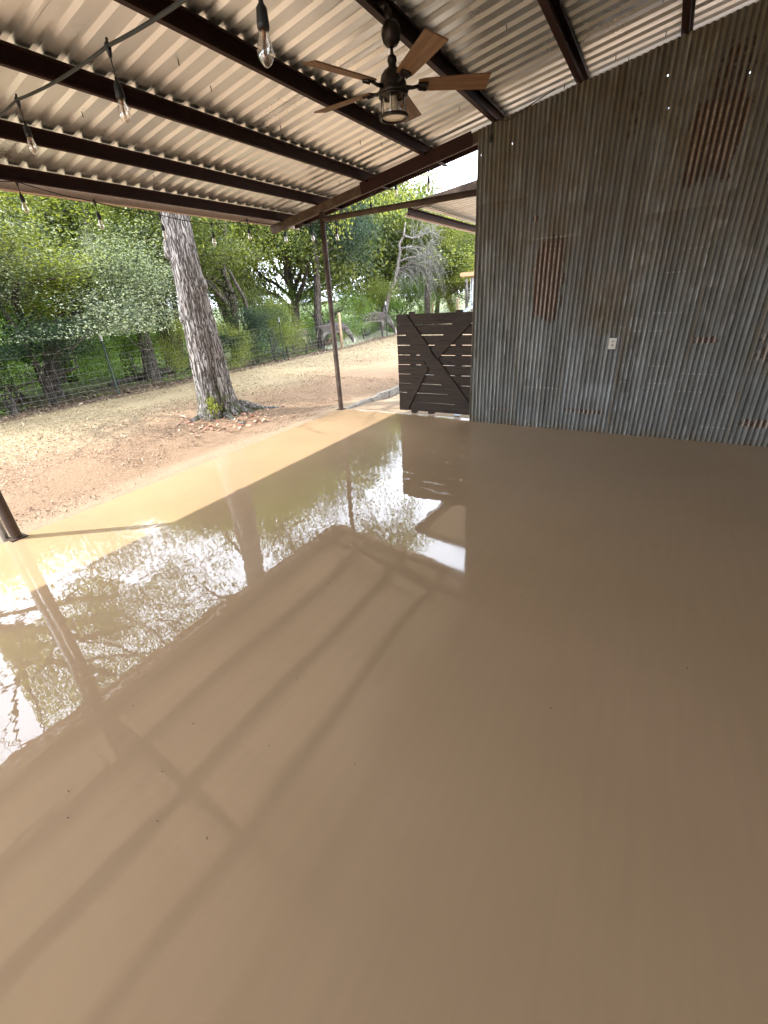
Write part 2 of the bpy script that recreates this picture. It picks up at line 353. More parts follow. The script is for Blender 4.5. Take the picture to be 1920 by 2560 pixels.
# ------------------------------------------------------------------ setting: ground, slab, curb
def tz(x, y):
    x = np.asarray(x, float); y = np.asarray(y, float)
    z = -.13 + .035 * (fbm(x * .5, y * .5, 3, 5) - .5) - .16 * sst(10.2, 12.5, y) + .05 * np.exp(-((x - 4.9) ** 2 + (y - 6.25) ** 2) / .8)
    z = z + .09 * sst(5.3, 4.4, y) * sst(7.5, 6.0, x)
    z = z + .04 * sst(4.5, 6, y) * sst(12, 9, y) + .012 * np.clip(y - 20, 0, 60) + .02 * np.clip(x - 14, 0, 60)
    return z
def grid_ground():
    def axis(lo, hi, a, b, fine, coarse):
        p = list(np.arange(a, b, fine)); q = a; st = fine
        while q > lo: st *= coarse; q -= st; p.insert(0, q)
        q = b; st = fine
        while q < hi: st *= coarse; q += st; p.append(q)
        return np.array(p)
    X = axis(-160, 220, -3, 26, .12, 1.25); Y = axis(-160, 220, -1, 15, .12, 1.25)
    gx, gy = np.meshgrid(X, Y); z = tz(gx, gy) + .012 * (fbm(gx * 6, gy * 6, 3, 9) - .5) 
    z = np.where((gx < 5.85) & (gy < 4.1), -.25, z)
    n, m = gx.shape; V = np.stack([gx.ravel(), gy.ravel(), z.ravel()], 1)
    i = np.arange(n * m).reshape(n, m); F = np.stack([i[:-1, :-1].ravel(), i[:-1, 1:].ravel(), i[1:, 1:].ravel(), i[1:, :-1].ravel()], 1)
    return np_mesh('ground', V, F, True)
tag(link('ground', grid_ground(), M['ground']), 'reddish leaf litter and straw coloured yard ground', None, None, 'structure')
b = MB(); b.box((-2.62, -2.35, -.1), (16.8, 13.2, .2))
tag(b.build('concrete_floor', M['floor']), 'glossy tan coated concrete patio slab', None, None, 'structure')
b = MB(); rng = random.Random(4)
for i in range(26):
    x = 5.9 + i * .3; b.bevbox((x, 4.28 + rng.uniform(-.02, .02) + .004 * (i - 6), -.085 + rng.uniform(-.008, .008)), (.31, .08 + rng.uniform(-.02, .03), .16), .012, Matrix.Rotation(rng.uniform(-.12, .12), 3, 'Z'))
tag(b.build('stone_curb', M['stone']), 'pale rough concrete edging running away from the patio corner', 'curb')
b = MB(); b.bevbox((9.9, 2.9, -.12), (8.2, 2.4, .06), .01)
tag(b.build('path', simple('sandy_path', (.40, .30, .20), .9, var=.2, scale=9, bump=.6)), 'sandy packed path behind the gate', None, None, 'structure')

# ------------------------------------------------------------------ patio cover
S = .163                               # roof pitch
def zp(y): return 2.77 + (4.3 - y) * S   # underside of the purlins
patio = empty('patio_cover', (0, 0, 0), 'open sided patio cover of corrugated roof sheets on dark red steel purlins', 'patio cover')
XL, XR = -3.4, 6.28
RY0, RY1 = 5.2, -3.3
ribs = [(0, 0), (.052, 0), (.072, .021), (.108, .021), (.128, 0)]   # trapezoid ribs, pitch .148
def rib_sheet(mb, x0, x1, ya, yb, zoff, n_rib=None):
    prof = []; x = x0; 
    while x < x1 - 1e-6:
        for dx, dz in ribs: prof.append((x + dx, dz))
        x += .148
    prof.append((x, 0)); ys = np.linspace(ya, yb, 3); o = []
    for y in ys:
        for px, pz in prof: o.append((px, y, zp(y) + .108 + pz + zoff))
    n = len(prof); fs = [(r * n + i, r * n + i + 1, (r + 1) * n + i + 1, (r + 1) * n + i) for r in range(len(ys) - 1) for i in range(n - 1)]
    mb.add(o, fs)
k = 0; x = XL
while x < XR - .05:
    mb = MB(); x1 = x + .148 * 6; rib_sheet(mb, x, x1 + .05, RY0, RY1, .0015 * (k % 2)); mb.build('roof_sheet', M['roof'], patio); x = x1; k += 1
RXE = x
PUR = [4.97, 4.30, 3.50, 2.70, 1.88, 1.08, .28, -.52, -1.32, -2.12]
def cprof(f=.058, h=.104, th=.0035, lip=.014):
    # open side towards -y : extruded along +x, local y = +y
    return [(-f, lip), (-f, 0), (0, 0), (0, h), (-f, h), (-f, h - lip), (-f + th, h - lip), (-f + th, h - th), (-th, h - th), (-th, th), (-f + th, th), (-f + th, lip)]
for y in PUR:
    mb = MB(); up_ = Vector((0, -S, 1)).normalized()
    mb.extr(cprof(), (XL, y, zp(y)), (6.30 if y > .5 else 6.2, y, zp(y)), up=(0, -S, 1)); mb.build('purlin', M['steel'], patio)
# roof screws poking through the sheets
mb = MB(); rng = random.Random(8)
for y in np.arange(4.65, -2, -.8):
    for i in range(10):
        px = rng.uniform(-1, 6); yy = y + rng.uniform(-.25, .25); mb.tube([(px, yy, zp(yy) + .108), (px, yy, zp(yy) + .075)], .0035, 5)
sp = mb.build('screw', M['black'], patio); sp['kind'] = 'stuff'
mb = MB(); mb.extr([(0, 0), (.035, 0), (.035, .004), (.004, .004), (.004, .07), (0, .07)], (6.20, RY0 - .05, zp(RY0 - .05)), (6.20, RY1, zp(RY1)), up=(0, S, 1)); mb.build('rake_angle', M['steel'], patio)
mb = MB(); mb.beam((XL, 5.215, zp(5.215) + .07), (RXE, 5.215, zp(5.215) + .085), .003, .14); mb.beam((XL, 5.20, zp(5.2) + .0155), (RXE, 5.20, zp(5.2) + .0155), .030, .003); mb.build('eave_trim', simple('cream_eave_trim', (.62, .50, .42), .5, var=.08), patio)
for x in (5.70, 1.22, -3.1):
    mb = MB(); ye = RY1 if x < 5 else 2.0
    mb.beam((x, 5.17, zp(5.17) - .052), (x, ye, zp(ye) - .052), .075, .098, bev=.006); mb.build('rafter', M['pipe'], patio)
mb = MB(); mb.beam((5.655, 3.56, zp(3.56) - .05), (5.655, 2.1, zp(2.1) - .05), .012, .13); mb.build('splice_plate', M['steel'], patio)
for (x, y) in ((5.70, 4.24), (1.085, 4.24), (-3.1, 4.24)):
    mb = MB(); tp = zp(4.24) - .1; xx = x
    mb.tube([(xx, y, -.05), (xx, y, .0), (xx, y, tp)], .038, 20); mb.build('post', M['pipe'], patio)
    mb = MB(); mb.bevbox((x, y, .004), (.12, .12, .010), .003); mb.build('base_plate', M['pipe'], patio)
mb = MB(); mb.tube([(1.035, 4.32, -.2), (1.035, 4.32, zp(4.32) - .0)], .026, 14); tag(mb.build('post', M['galv'], patio), 'thin galvanised conduit strapped behind the left post')
mb = MB(); mb.tube([(5.70, 4.24, 2.60), (5.70, 2.0, 2.60)], .034, 16); mb.build('tie_beam', M['pipe'], patio)

hw = empty('blocker_wall', (0, -3.3, 0), 'unseen cream board wall added behind the photographer to block light', 'wall')  # unseen walls, added to hold back light from behind and the right
b = MB(); zt = zp(-3.3)
for i in range(40): b.box((-3.4 + i * .23 + .115, -3.36 + .004 * (i % 2) + 3.3, zt / 2), (.228, .03, zt + .12))
b.build('board_panel', simple('cream_blocker_boards', (.52, .50, .40), .7, var=.06, scale=6), hw)
b = MB()
for i in range(14):  # second added wall, its width set by how dark the floor gets
    y = -3.3 + i * .23 + .115; b.box((-3.46 + .004 * (i % 2), y + 3.3, zp(y) / 2), (.03, .228, zp(y) + .1))
b.build('board_panel', bpy.data.materials['cream_blocker_boards'], hw)

# ------------------------------------------------------------------ corrugated iron wall
wall = empty('corrugated_wall', (5.64, 0, 0), 'tall wall of weathered rust streaked corrugated iron sheets behind the gate', 'wall')
SEAM = [2.02, 1.41, .88, .28, -.31, -.86, -1.45, -2.04, -2.65, -3.25]
LAP = [2.47, 2.06, 1.14, 2.18, 2.46, 1.9, 2.3, 1.2, 2.2]
PIT = .0478
RUST = [(1.15, 1.58, .17, .50, 1.0, 1), (-.13, 2.60, .22, .36, .95, 1), (-.17, 3.0, .14, .3, .62, 1), (1.60, .207, .16, .022, .75, 0), (.60, .237, .28, .030, .86, 0), (-1.05, .23, .16, .045, .95, 0),
        (-.43, 1.035, .13, .035, .80, 0), (1.35, 2.265, .035, .03, .85, 0), (-.95, .95, .12, .2, .55, 0), (-1.9, 1.6, .25, .6, .7, 1), (.58, .42, .28, .05, .35, 0), (.55, 2.9, .05, .3, .5, 1)]
GR = [(1.18, 2.2, .26, .22, .85), (.57, 1.42, .26, .30, .9), (.0, 2.32, .30, .16, .8), (-.93, .95, .15, .25, .6), (.28, 1.7, .05, 1.2, .7), (-.1, 2.9, .35, .5, .8), (1.7, 2.6, .35, .5, .7)]
PALE = [(.52, .47, .23, .09, .8), (1.68, .5, .25, .28, .5), (-.02, .85, .12, .55, .55), (1.3, 1.1, .14, .35, .7), (1.85, 1.9, .08, .15, .7), (.5, 1.55, .14, .16, .6), (-.45, .5, .3, .3, .3), (1.72, 1.5, .12, .2, .6), (.33, 2.55, .05, .3, .5), (1.0, 2.8, .2, .4, .35)]
DASH = [(.267, -.201, .953), (.247, -.053, 1.131), (.273, .219, .777), (.01, -.222, .774), (.278, .135, .598), (.0, -.259, .593), (.036, -.118, .549), (.056, -.26, .42), (-.304, -.491, .345), (-.309, -.532, .519),
        (-.612, -.792, .515), (-.568, -.846, .163), (-.296, -.746, .88), (-.302, -.626, .705), (1.339, .888, .498), (.269, .161, 2.03), (.03, -.133, 2.03), (-.007, -.232, 1.85), (.027, -.132, 1.665), (.85, .30, 1.16), (1.35, .92, 2.075), (1.3, .95, .03), (.25, -.28, 1.30)]
HOLE = [(.324, 3.189), (.27, 2.956), (-.268, 3.067), (1.648, 2.949), (1.98, 2.905)]
def wall_top(y): return zp(y) - .012 + .012 * (vnoise(y * 9, y * 0 + 3, 2) - .5)
def sheet(y0, y1, z0, z1, xo, seed):
    ys = np.arange(y0, y1 - 1e-4, -PIT / 10); nz = max(3, int((min(z1, 3.9) - z0) / .012)); zs = np.linspace(z0, z1, nz)
    gy, gz = np.meshgrid(ys, zs)
    if z1 > 3: gz = np.minimum(gz, wall_top(gy))
    ph = (gy - 2.02) / PIT * 2 * math.pi
    sagx = .010 * (fbm(gy * 2.2 + seed, gz * 1.6, 3, seed) - .5)
    amp = .0125 * (1 - .35 * sst(.06, 0, gz - z0) * (z0 > .1))
    gx = -amp * np.cos(ph + .35 * (fbm(gy * 3, gz * 2, 2, seed + 3) - .5)) + sagx + xo
    edge = np.minimum(gy - y1, y0 - gy); gx = gx + .004 * sst(.02, 0, edge)
    if z0 > .1: gx = gx - .006 * sst(.10, 0, gz - z0)
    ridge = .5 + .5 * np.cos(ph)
    nb = fbm(gy * 9, gz * 9, 4, 31); nf = fbm(gy * 40, gz * 40, 3, 77); nv = fbm(gy * 16, gz * 1.2, 3, 55)
    def boxm(yc, zc, hy, hz, soft=.35, jit=.5):
        dy = np.abs(gy - yc) / hy; dz = np.abs(gz - zc) / hz
        return sst(1.0 + soft, 1.0 - soft, dy + jit * (nb - .5)) * sst(1.0 + soft, 1.0 - soft, dz + jit * (nv - .5))
    rust = np.zeros_like(gy); pale = rust.copy(); grime_shade = rust.copy(); dash = rust.copy(); hole = rust.copy()
    for (yc, zc, hy, hz, a, streak) in RUST:
        m = boxm(yc, zc, hy, hz, .25 if streak else .5, .5) * a
        if streak:
            rb = vnoise(np.floor(ph / (2 * math.pi)) * 1.0 + .5, 0 * gz + 7.5, 5); m = m * sst(-.12, .12, gz - (zc - hz * (1.0 * rb ** .45 - .02))) * (.80 + .42 * vnoise(np.floor(ph / (2 * math.pi)) + .5, 0 * gz + 3.5, 9))
            m = m * sst(-1.15, -.1, (gz - zc) / hz + .9 * (nv - .5) + .25 * (1 - ridge)) * sst(1.2, .75, np.abs(gy - yc) / hy + .8 * (nb - .5));  m = m * (.50 + .50 * sst(.15, .65, (1 - ridge) + 1.3 * (nv - .5)))
        else: m = m * (.5 + .9 * (nb - .1))
        rust = np.maximum(rust, m)
    rust = np.maximum(rust, .34 * sst(.62, .8, nf) )
    for q in GR: grime_shade = np.maximum(grime_shade, boxm(*q[:4], .3, .2) * q[4])
    grime_shade = np.maximum(grime_shade, .72 * sst(.6, 2.3, gz + .9 * (nb - .5)) * (.75 + .5 * nv)); grime_shade = np.maximum(grime_shade, .12 + .25 * nv); grime_shade = np.maximum(grime_shade, .75 * sst(.10 + .08 * nb, .01, gz))
    grime_shade = np.maximum(grime_shade, .9 * sst(.035, .004, edge));  # seam edges painted dark, as the overlap shadow is soft
    if z0 < .1: grime_shade = np.maximum(grime_shade, 1.0 * sst(z1 - .16, z1 - .05, gz) * (.6 + nv * .6))  # lap shadow put into the colour as a dark band below the overlap
    for q in PALE: pale = np.maximum(pale, boxm(*q[:4], .5, .8) * q[4])
    pale = np.maximum(pale, .8 * sst(.52, .72, nv) * sst(.42, .62, nb)); pale = pale * (.3 + .7 * ridge)
    for (a, b_, zc) in DASH:
        m = sst(.0065, .003, np.abs(gz - zc - .004 * (nb - .5))) * ((gy < a) & (gy > b_)) * sst(.25, .6, ridge * .9 + .5 * (nf - .3)) * sst(.3, .5, nb + .15); dash = np.maximum(dash, m)
    for (yc, zc) in HOLE: hole = np.maximum(hole, sst(.0055, .0035, np.hypot((gy - yc) , (gz - zc) * .6)))
    n, m = gy.shape; V = np.stack([gx.ravel(), gy.ravel(), gz.ravel()], 1); i = np.arange(n * m).reshape(n, m)
    F = np.stack([i[:-1, :-1].ravel(), i[1:, :-1].ravel(), i[1:, 1:].ravel(), i[:-1, 1:].ravel()], 1)
    me = np_mesh('metal_sheet', V, F, True)
    for nm, ar in (('rust', rust), ('pale', pale), ('grime_shade', grime_shade), ('dash', dash), ('hole', hole), ('ridge', ridge)):
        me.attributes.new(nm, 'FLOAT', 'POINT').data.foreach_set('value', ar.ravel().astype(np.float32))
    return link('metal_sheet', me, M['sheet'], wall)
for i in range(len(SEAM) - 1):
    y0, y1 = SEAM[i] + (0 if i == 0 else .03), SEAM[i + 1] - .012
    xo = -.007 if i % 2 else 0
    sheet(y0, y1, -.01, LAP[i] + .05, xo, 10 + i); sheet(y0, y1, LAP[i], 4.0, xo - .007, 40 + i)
b = MB()
for z in (.5, 1.5, 2.5): b.box((.055, -.6, z), (.04, 5.1, .09))
b.build('girt', M['post'], wall)
out = empty('power_outlet', (5.622, .40, 1.005), 'ivory double power outlet with cover plate on the corrugated wall', 'outlet')
b = MB(); b.bevbox((-.004, 0, 0), (.008, .074, .114), .0025); b.build('cover_plate', M['white'], out)
for dz in (.021, -.021):
    b = MB(); b.lathe([(.0, .012), (.016, .012), (.0165, .009), (.0165, .002)], (0, 0, 0), 20, Matrix.Rotation(-math.pi / 2, 3, 'Y')); 
    for v in range(len(b.v)): p = b.v[v]; b.v[v] = (p[0], p[1], p[2] + dz)
    rc = b.build('receptacle', M['white'], out)
    b = MB(); b.box((-.0125, .006, dz + .003), (.001, .003, .010)); b.box((-.0125, -.006, dz + .003), (.001, .003, .008)); b.tube([(-.0122, 0, dz - .008), (-.0132, 0, dz - .008)], .003, 8); b.build('slot', M['slot'], rc)

# ------------------------------------------------------------------ gate
gate = empty('wooden_gate', (5.80, 3.205, 0), 'dark brown plank gate with an X brace beside the corrugated wall', 'gate')
GW, g0, g1 = 1.14, .045, 1.375     # y runs from 0 to -GW
b = MB(); rng = random.Random(2); nb_ = 10; ph_ = (g1 - g0) / nb_
for i in range(nb_):
    z0 = g0 + i * ph_; gap = [.005, .006, .006, .007, .007, .007, .009, .012, .010, 0][i]
    zc = z0 + (ph_ - gap) / 2; tilt = rng.uniform(-.0035, .0035) * (1 if i < 9 else 0)
    b.bevbox((.011, -GW / 2, zc), (.022, GW - .012 + rng.uniform(-.006, .006), ph_ - gap), .003, Matrix.Rotation(tilt, 3, 'X'))
b.build('board_panel', M['gate'], gate)
def brace(a, c, xo, w_=.118):
    b = MB(); A = Vector((xo, *a)); B = Vector((xo, *c)); 
    b.beam(A, B, .022, w_, up=Vector((0, 1, 1)) if abs(a[0] - c[0]) < 9 else (0, 0, 1), bev=.003); return b
def plank(pts, x0, x1):
    """flat board cut to the outline pts (y,z)"""
    b = MB(); n = len(pts); b.add([(x0, *p) for p in pts] + [(x1, *p) for p in pts], [tuple(range(n)), tuple(range(n, 2 * n))[::-1]] + [(i, i + n, (i + 1) % n + n, (i + 1) % n) for i in range(n)]); return b
T = g1 - .004; Bt = g0 + .004
# long brace top left to bottom right, short ones butt against it
plank([(-.02, T), (-.175, T), (-1.135, .20), (-1.135, Bt), (-1.03, Bt), (-.02, 1.28)], -.0245, -.002).build('cross_brace', M['gate'], gate)
def on_l(y): return 1.375 + (y + .175) * (1.375 - .20) / (.96)
plank([(-1.135, T), (-.985, T), (-.535, .905), (-.632, .785), (-1.135, 1.26)], -.0245, -.002).build('cross_brace', M['gate'], gate)
plank([(-.43, .77), (-.50, .66), (-.15, Bt), (-.02, Bt), (-.02, .10)], -.0245, -.002).build('cross_brace', M['gate'], gate)
for yy in (-.235, -.93):
    b = MB(); b.bevbox((.042, yy, .70), (.036, .088, 1.40), .003); b.build('upright', M['gate'], gate)
for yy in (-.24, -.52, -.93):
    b = MB(); b.bevbox((.05, yy, .032), (.06, .10, .05), .006); b.build('foot_block', M['gate'] if yy != -.93 else M['galv'], gate)
for zz in (.32, 1.12):
    b = MB(); b.bevbox((-.004, -GW - .01, zz), (.012, .05, .07), .002); b.build('hinge', M['fan'], gate)

# ------------------------------------------------------------------ ceiling fan
fan = empty('ceiling_fan', (3.27, 1.76, 2.82), 'bronze ceiling fan with five wooden blades and caged lantern under the roof', 'ceiling fan')
b = MB(); b.tube([(0, .03, .37), (0, 0, .28)], .018, 10); b.bevbox((0, .06, .365), (.10, .09, .02), .004); b.build('mounting_bracket', M['fan'], fan)
b = MB(); b.lathe([(.018, .30), (.038, .292), (.056, .265), (.060, .235), (.052, .205), (.036, .186), (.016, .180)], n=32, ripple=.03); b.build('canopy', M['fan'], fan)
b = MB(); b.tube([(0, 0, .20), (0, 0, .11)], .010, 12); b.build('downrod', M['fan'], fan)
b = MB(); b.lathe([(.012, .145), (.026, .135), (.030, .115), (.024, .098), (.028, .085), (.055, .068), (.074, .045), (.078, .02), (.084, .012), (.086, -.005), (.086, -.022), (.095, -.03), (.097, -.04), (.09, -.048), (.05, -.05)], n=40, ripple=.02); b.build('motor_housing', M['fan'], fan)
mot = [q for q in bpy.data.objects if q.parent == fan][-1]
for ang in (-57, -129, 159, 87, 15):
    a = R(ang); b = MB(); pr = []
    for i in range(13):
        t_ = i / 12; r_ = .165 + t_ * .455; hw = (.050 + .020 * t_) * (1 if i not in (0,) else .82) 
        pr.append((r_, hw))
    vs = []; th = .004
    for s_ in (1, -1):
        for r_, hw in pr: vs += [(r_, hw, s_ * th), (r_, -hw, s_ * th)]
    n = len(pr); fs = []
    for i in range(n - 1):
        fs.append((2 * i, 2 * i + 1, 2 * i + 3, 2 * i + 2)); o = 2 * n; fs.append((o + 2 * i, o + 2 * i + 2, o + 2 * i + 3, o + 2 * i + 1))
        fs.append((2 * i, 2 * i + 2, o + 2 * i + 2, o + 2 * i)); fs.append((2 * i + 1, o + 2 * i + 1, o + 2 * i + 3, 2 * i + 3))
    fs += [(0, 2 * n, 2 * n + 1, 1), (2 * n - 2, 2 * n - 1, 4 * n - 1, 4 * n - 2)]
    b.add(vs, fs); bl = b.build('blade', M['blade'], fan, (0, 0, -.004)); bl.rotation_euler = (R(-13), 0, a)
    b = MB(); b.tube([(.08, 0, -.012), (.13, 0, -.014), (.17, 0, -.006)], [.014, .010, .010], 8); b.bevbox((.195, 0, -.007), (.07, .062, .006), .002)
    b.tube([(.17, .022, -.014), (.22, .03, -.014)], .006, 6); b.tube([(.17, -.022, -.014), (.22, -.03, -.014)], .006, 6); b.build('blade_iron', M['fan'], bl)
lamp = MB(); 
lamp.lathe([(.086, -.045), (.095, -.05), (.095, -.058), (.082, -.060)], n=32)
lamp.lathe([(.080, -.152), (.092, -.150), (.098, -.158), (.096, -.168), (.083, -.170), (.080, -.152)], n=36)
for k in range(6):
    a = R(60 * k + 20); lamp.tube([(.084 * math.cos(a), .084 * math.sin(a), -.05), (.088 * math.cos(a), .088 * math.sin(a), -.16)], .0026, 6)
lc = lamp.build('lamp_cage', M['fan'], fan)
b = MB(); pf = [(.076, -.055)]
for k in range(12): pf.append((.0765 + (.0018 if k % 2 else 0), -.06 - k * .0078))
pf += [(.072, -.155), (.06, -.160)]
b.lathe(pf, n=36); b.build('glass_shade', M['glass'], lc)
b = MB(); b.lathe([(.008, -.05), (.022, -.055), (.024, -.075), (.03, -.09), (.034, -.11), (.026, -.128), (.0, -.134)], n=20); b.build('lamp_bulb', M['frost'], lc)
b = MB(); b.lathe([(.078, -.158), (.055, -.1575), (.0, -.157)], n=32); b.build('bottom_diffuser', M['frost'], lc)

# ------------------------------------------------------------------ string lights
def string_lights(anchors, label, drop, droplen=.10, cr=.0045, sag=.03, ends=None):
    root = empty('string_lights', anchors[0], label, 'string lights', 'bulb strings under the roof')
    A = Vector(anchors[0]); path = ends[0] if ends else []
    pts = []
    full = ([Vector(p) for p in ends[0]] if ends else []) + [Vector(p) for p in anchors] + ([Vector(p) for p in ends[1]] if ends else [])
    for i in range(len(full) - 1):
        for k in range(8):
            t_ = k / 8; p = full[i].lerp(full[i + 1], t_); p.z -= sag * 4 * t_ * (1 - t_) * (full[i + 1] - full[i]).length; pts.append(p)
    pts.append(full[-1]); b = MB(); b.tube([p - A for p in pts], cr, 6); b.build('cord', M['black'], root)
    for i, p in enumerate(anchors):
        q = Vector(p) - A; rg = random.Random(i * 3 + 1); tl = Vector((rg.uniform(-.05, .05), rg.uniform(-.05, .05), -1)).normalized()
        b = MB(); b.tube([q + Vector((0, 0, .012)), q - tl * -.0 , q + tl * .035], [.008, .014, .007], 8); b.tube([q + Vector((.0, 0, .005)), q + Vector((.004, 0, .026))], .005, 6)
        j = q + tl * droplen; b.tube([q + tl * .03, j], .0028, 6)
        b.tube([j, j + tl * .015, j + tl * .025, j + tl * .06, j + tl * .07], [.005, .008, .0155, .0185, .0175], 12)
        sk = b.build('socket', M['black'], root)
        g = j + tl * .068; b = MB(); prof = [(.0, .013), (.012, .0145), (.03, .020), (.048, .024), (.062, .0235), (.076, .0165), (.084, .0075), (.087, .001)]
        b.tube([g + tl * a for a, r_ in prof], [r_ for a, r_ in prof], 16); bu = b.build('bulb', M['glass'], sk)
        b = MB(); b.tube([g, g + tl * .02], .006, 6); 
        for s_ in (-1, 1): b.tube([g + tl * .02, g + tl * .07 + Vector((s_ * .004, 0, 0))], .0012, 4)
        b.build('filament', M['filament'], bu)
    return root
string_lights([(1.385, 1.165, 2.50), (1.58, 2.19, 2.60), (1.81, 3.45, 2.745)], 'near string with three big clear bulbs hanging across the purlins at left', 0,
    droplen=.10, cr=.0070, sag=.012, ends=([(1.30, .45, 2.55), (1.22, -.3, 2.70)], [(1.95, 4.9, 2.78)]))
string_lights([(1.75, 4.93, 2.62), (2.36, 4.93, 2.655), (2.99, 4.93, 2.585), (3.68, 4.93, 2.545), (4.37, 4.93, 2.52), (4.98, 4.93, 2.61), (5.75, 4.97, 2.63), (5.9, 4.60, 2.615), (6.0, 4.22, 2.60), (6.15, 3.72, 2.865), (6.2, 3.35, 3.02), (6.1, 2.82, 3.0)],
    'far string of small clear bulbs along the eave and around the roof corner', 0, droplen=.075, cr=.0042, sag=.02, ends=([(1.2, 4.95, 2.66)], [(5.9, 2.3, 3.1)]))
wl = empty('hanging_bulb', (5.61, 1.86, 3.16), 'single black socket dangling at the top corner of the corrugated wall', 'bulb')
b = MB(); b.tube([(0, 0, .02), (0, .02, -.06), (0, .015, -.10)], .004, 6); b.tube([(0, .015, -.10), (0, .015, -.12), (0, .015, -.16)], [.006, .017, .018], 10); b.tube([(0, 0, .02), (0, -.15, -.02), (0, -.35, .05), (0, -.6, .13)], .0035, 6); b.build('socket', M['black'], wl)

# ------------------------------------------------------------------ lean-to roof beyond
lean = empty('lean_to_roof', (7.0, 3.5, 2.7), 'lower lean-to roof of corrugated sheets beyond the wooden gate', 'lean-to')
def zl(y): return 2.80 + (3.52 - y) * .118
b = MB(); prof = []; xx = 7.02
while xx < 13:
    for dx, dz in ribs: prof.append((xx + dx, dz))
    xx += .148
ys = (3.62, 1.0, -2.2); n = len(prof); b.add([(px - 7.0, y - 3.5, zl(y) + .045 + pz - 2.7) for y in ys for px, pz in prof], [(r * n + i, r * n + i + 1, (r + 1) * n + i + 1, (r + 1) * n + i) for r in range(2) for i in range(n - 1)])
b.build('roof_sheet', M['roof'], lean)
b = MB(); b.beam((.03, 0, zl(3.5) - 2.7), (.03, -5.7, zl(-2.2) - 2.7), .06, .105, bev=.004); b.build('rake_beam', M['pipe'], lean)
b = MB(); b.extr(cprof(.06, .085), (-.06, .06, -.01), (6, .06, -.01)); b.build('eave_purlin', M['steel'], lean)
b = MB(); b.beam((-.06, .09, -.012), (6, .09, -.012), .004, .05); b.build('eave_trim', simple('pinkish_trim', (.60, .44, .37), .5, var=.08), lean)
for x_ in (.3, 3.2, 5.8):
    b = MB(); b.tube([(x_, -1.75, -2.85), (x_, -1.75, zl(1.75) - 2.7)], .035, 12); b.build('post', M['pipe'], lean)

# ------------------------------------------------------------------ shed far right
shed = empty('metal_shed', (20.3, 7.4, .0), 'small galvanised shed with a wooden fascia half hidden by the corrugated wall', 'shed')
b = MB(); prof = []
for i in range(60): prof.append((i * .03, .012 * math.sin(i * math.pi / 2)))
vs = []
for z in (-.1, 1.15): vs += [(q, -p, z) for p, q in prof]
n = len(prof); b.add(vs, [(i, i + 1, i + 1 + n, i + n) for i in range(n - 1)])
vs = [(q - .02, -p + .03, z) for z in (1.19, 2.15) for p, q in prof]; b.add(vs, [(i, i + 1, i + 1 + n, i + n) for i in range(n - 1)])
b.box((1.0, -.9, 1.0), (1.9, 1.76, 2.2)); b.build('wall', M['galv'], shed)
b = MB(); b.bevbox((.9, -.75, 2.28), (2.4, 2.3, .17), .02); b.build('fascia', M['brush'], shed)
b = MB(); b.box((0, -.88, 1.17), (.07, 1.9, .06)); b.build('seam_rail', M['galv'], shed)
b = MB(); b.beam((-.5, .35, .75), (.0, -.4, 1.15), .9, .03); b.build('ramp_sheet', M['galv'], shed)

# ------------------------------------------------------------------ vegetation
def leaves(cent, size, rng, aspect=.5, droop=.0):
    """one diamond leaf per centre, random turn"""
    n = len(cent); u = rng.normal(size=(n, 3)); u[:, 2] -= droop; u /= np.linalg.norm(u, axis=1)[:, None]
    w_ = rng.normal(size=(n, 3)); w_ -= u * (w_ * u).sum(1)[:, None]; w_ /= np.linalg.norm(w_, axis=1)[:, None]
    s = (size * rng.uniform(.6, 1.3, n))[:, None]; nrm = np.cross(u, w_)
    V = np.stack([cent - u * s * .5, cent + w_ * s * aspect * .5 + nrm * s * .06, cent + u * s * .5, cent - w_ * s * aspect * .5 + nrm * s * .06], 1).reshape(-1, 3)
    return V, np.arange(4 * n, dtype=np.int32).reshape(n, 4)
def grow(mb, rg, p, d, L, r, depth, tips, spread=.6, upb=.15, nseg=4, sides=6, wig=.18, kids=3):
    pts = [p.copy()]; rad = [r]; q = p.copy(); dd = d.copy()
    for i in range(nseg):
        dd = (dd + Vector((rg.gauss(0, wig), rg.gauss(0, wig), rg.gauss(0, wig) + upb * .4))).normalized(); q = q + dd * (L / nseg); pts.append(q.copy()); rad.append(r * (1 - .45 * (i + 1) / nseg))
        if depth <= 1: tips.append((q.copy(), L))
    if r > .006: mb.tube(pts, rad, max(3, sides), cap=False)
    if depth == 0: return
    for k in range(kids):
        i = rg.randint(max(1, nseg - 2), nseg); ax = dd.orthogonal().normalized(); ax.rotate(Quaternion(dd, rg.uniform(0, 6.28)))
        nd = (dd + ax * rg.uniform(.5, 1.25) * spread * 1.4 + Vector((0, 0, upb))).normalized()
        grow(mb, rg, pts[i], nd, L * rg.uniform(.55, .82), rad[i] * .62, depth - 1, tips, spread, upb, nseg, sides - 1, wig, kids)
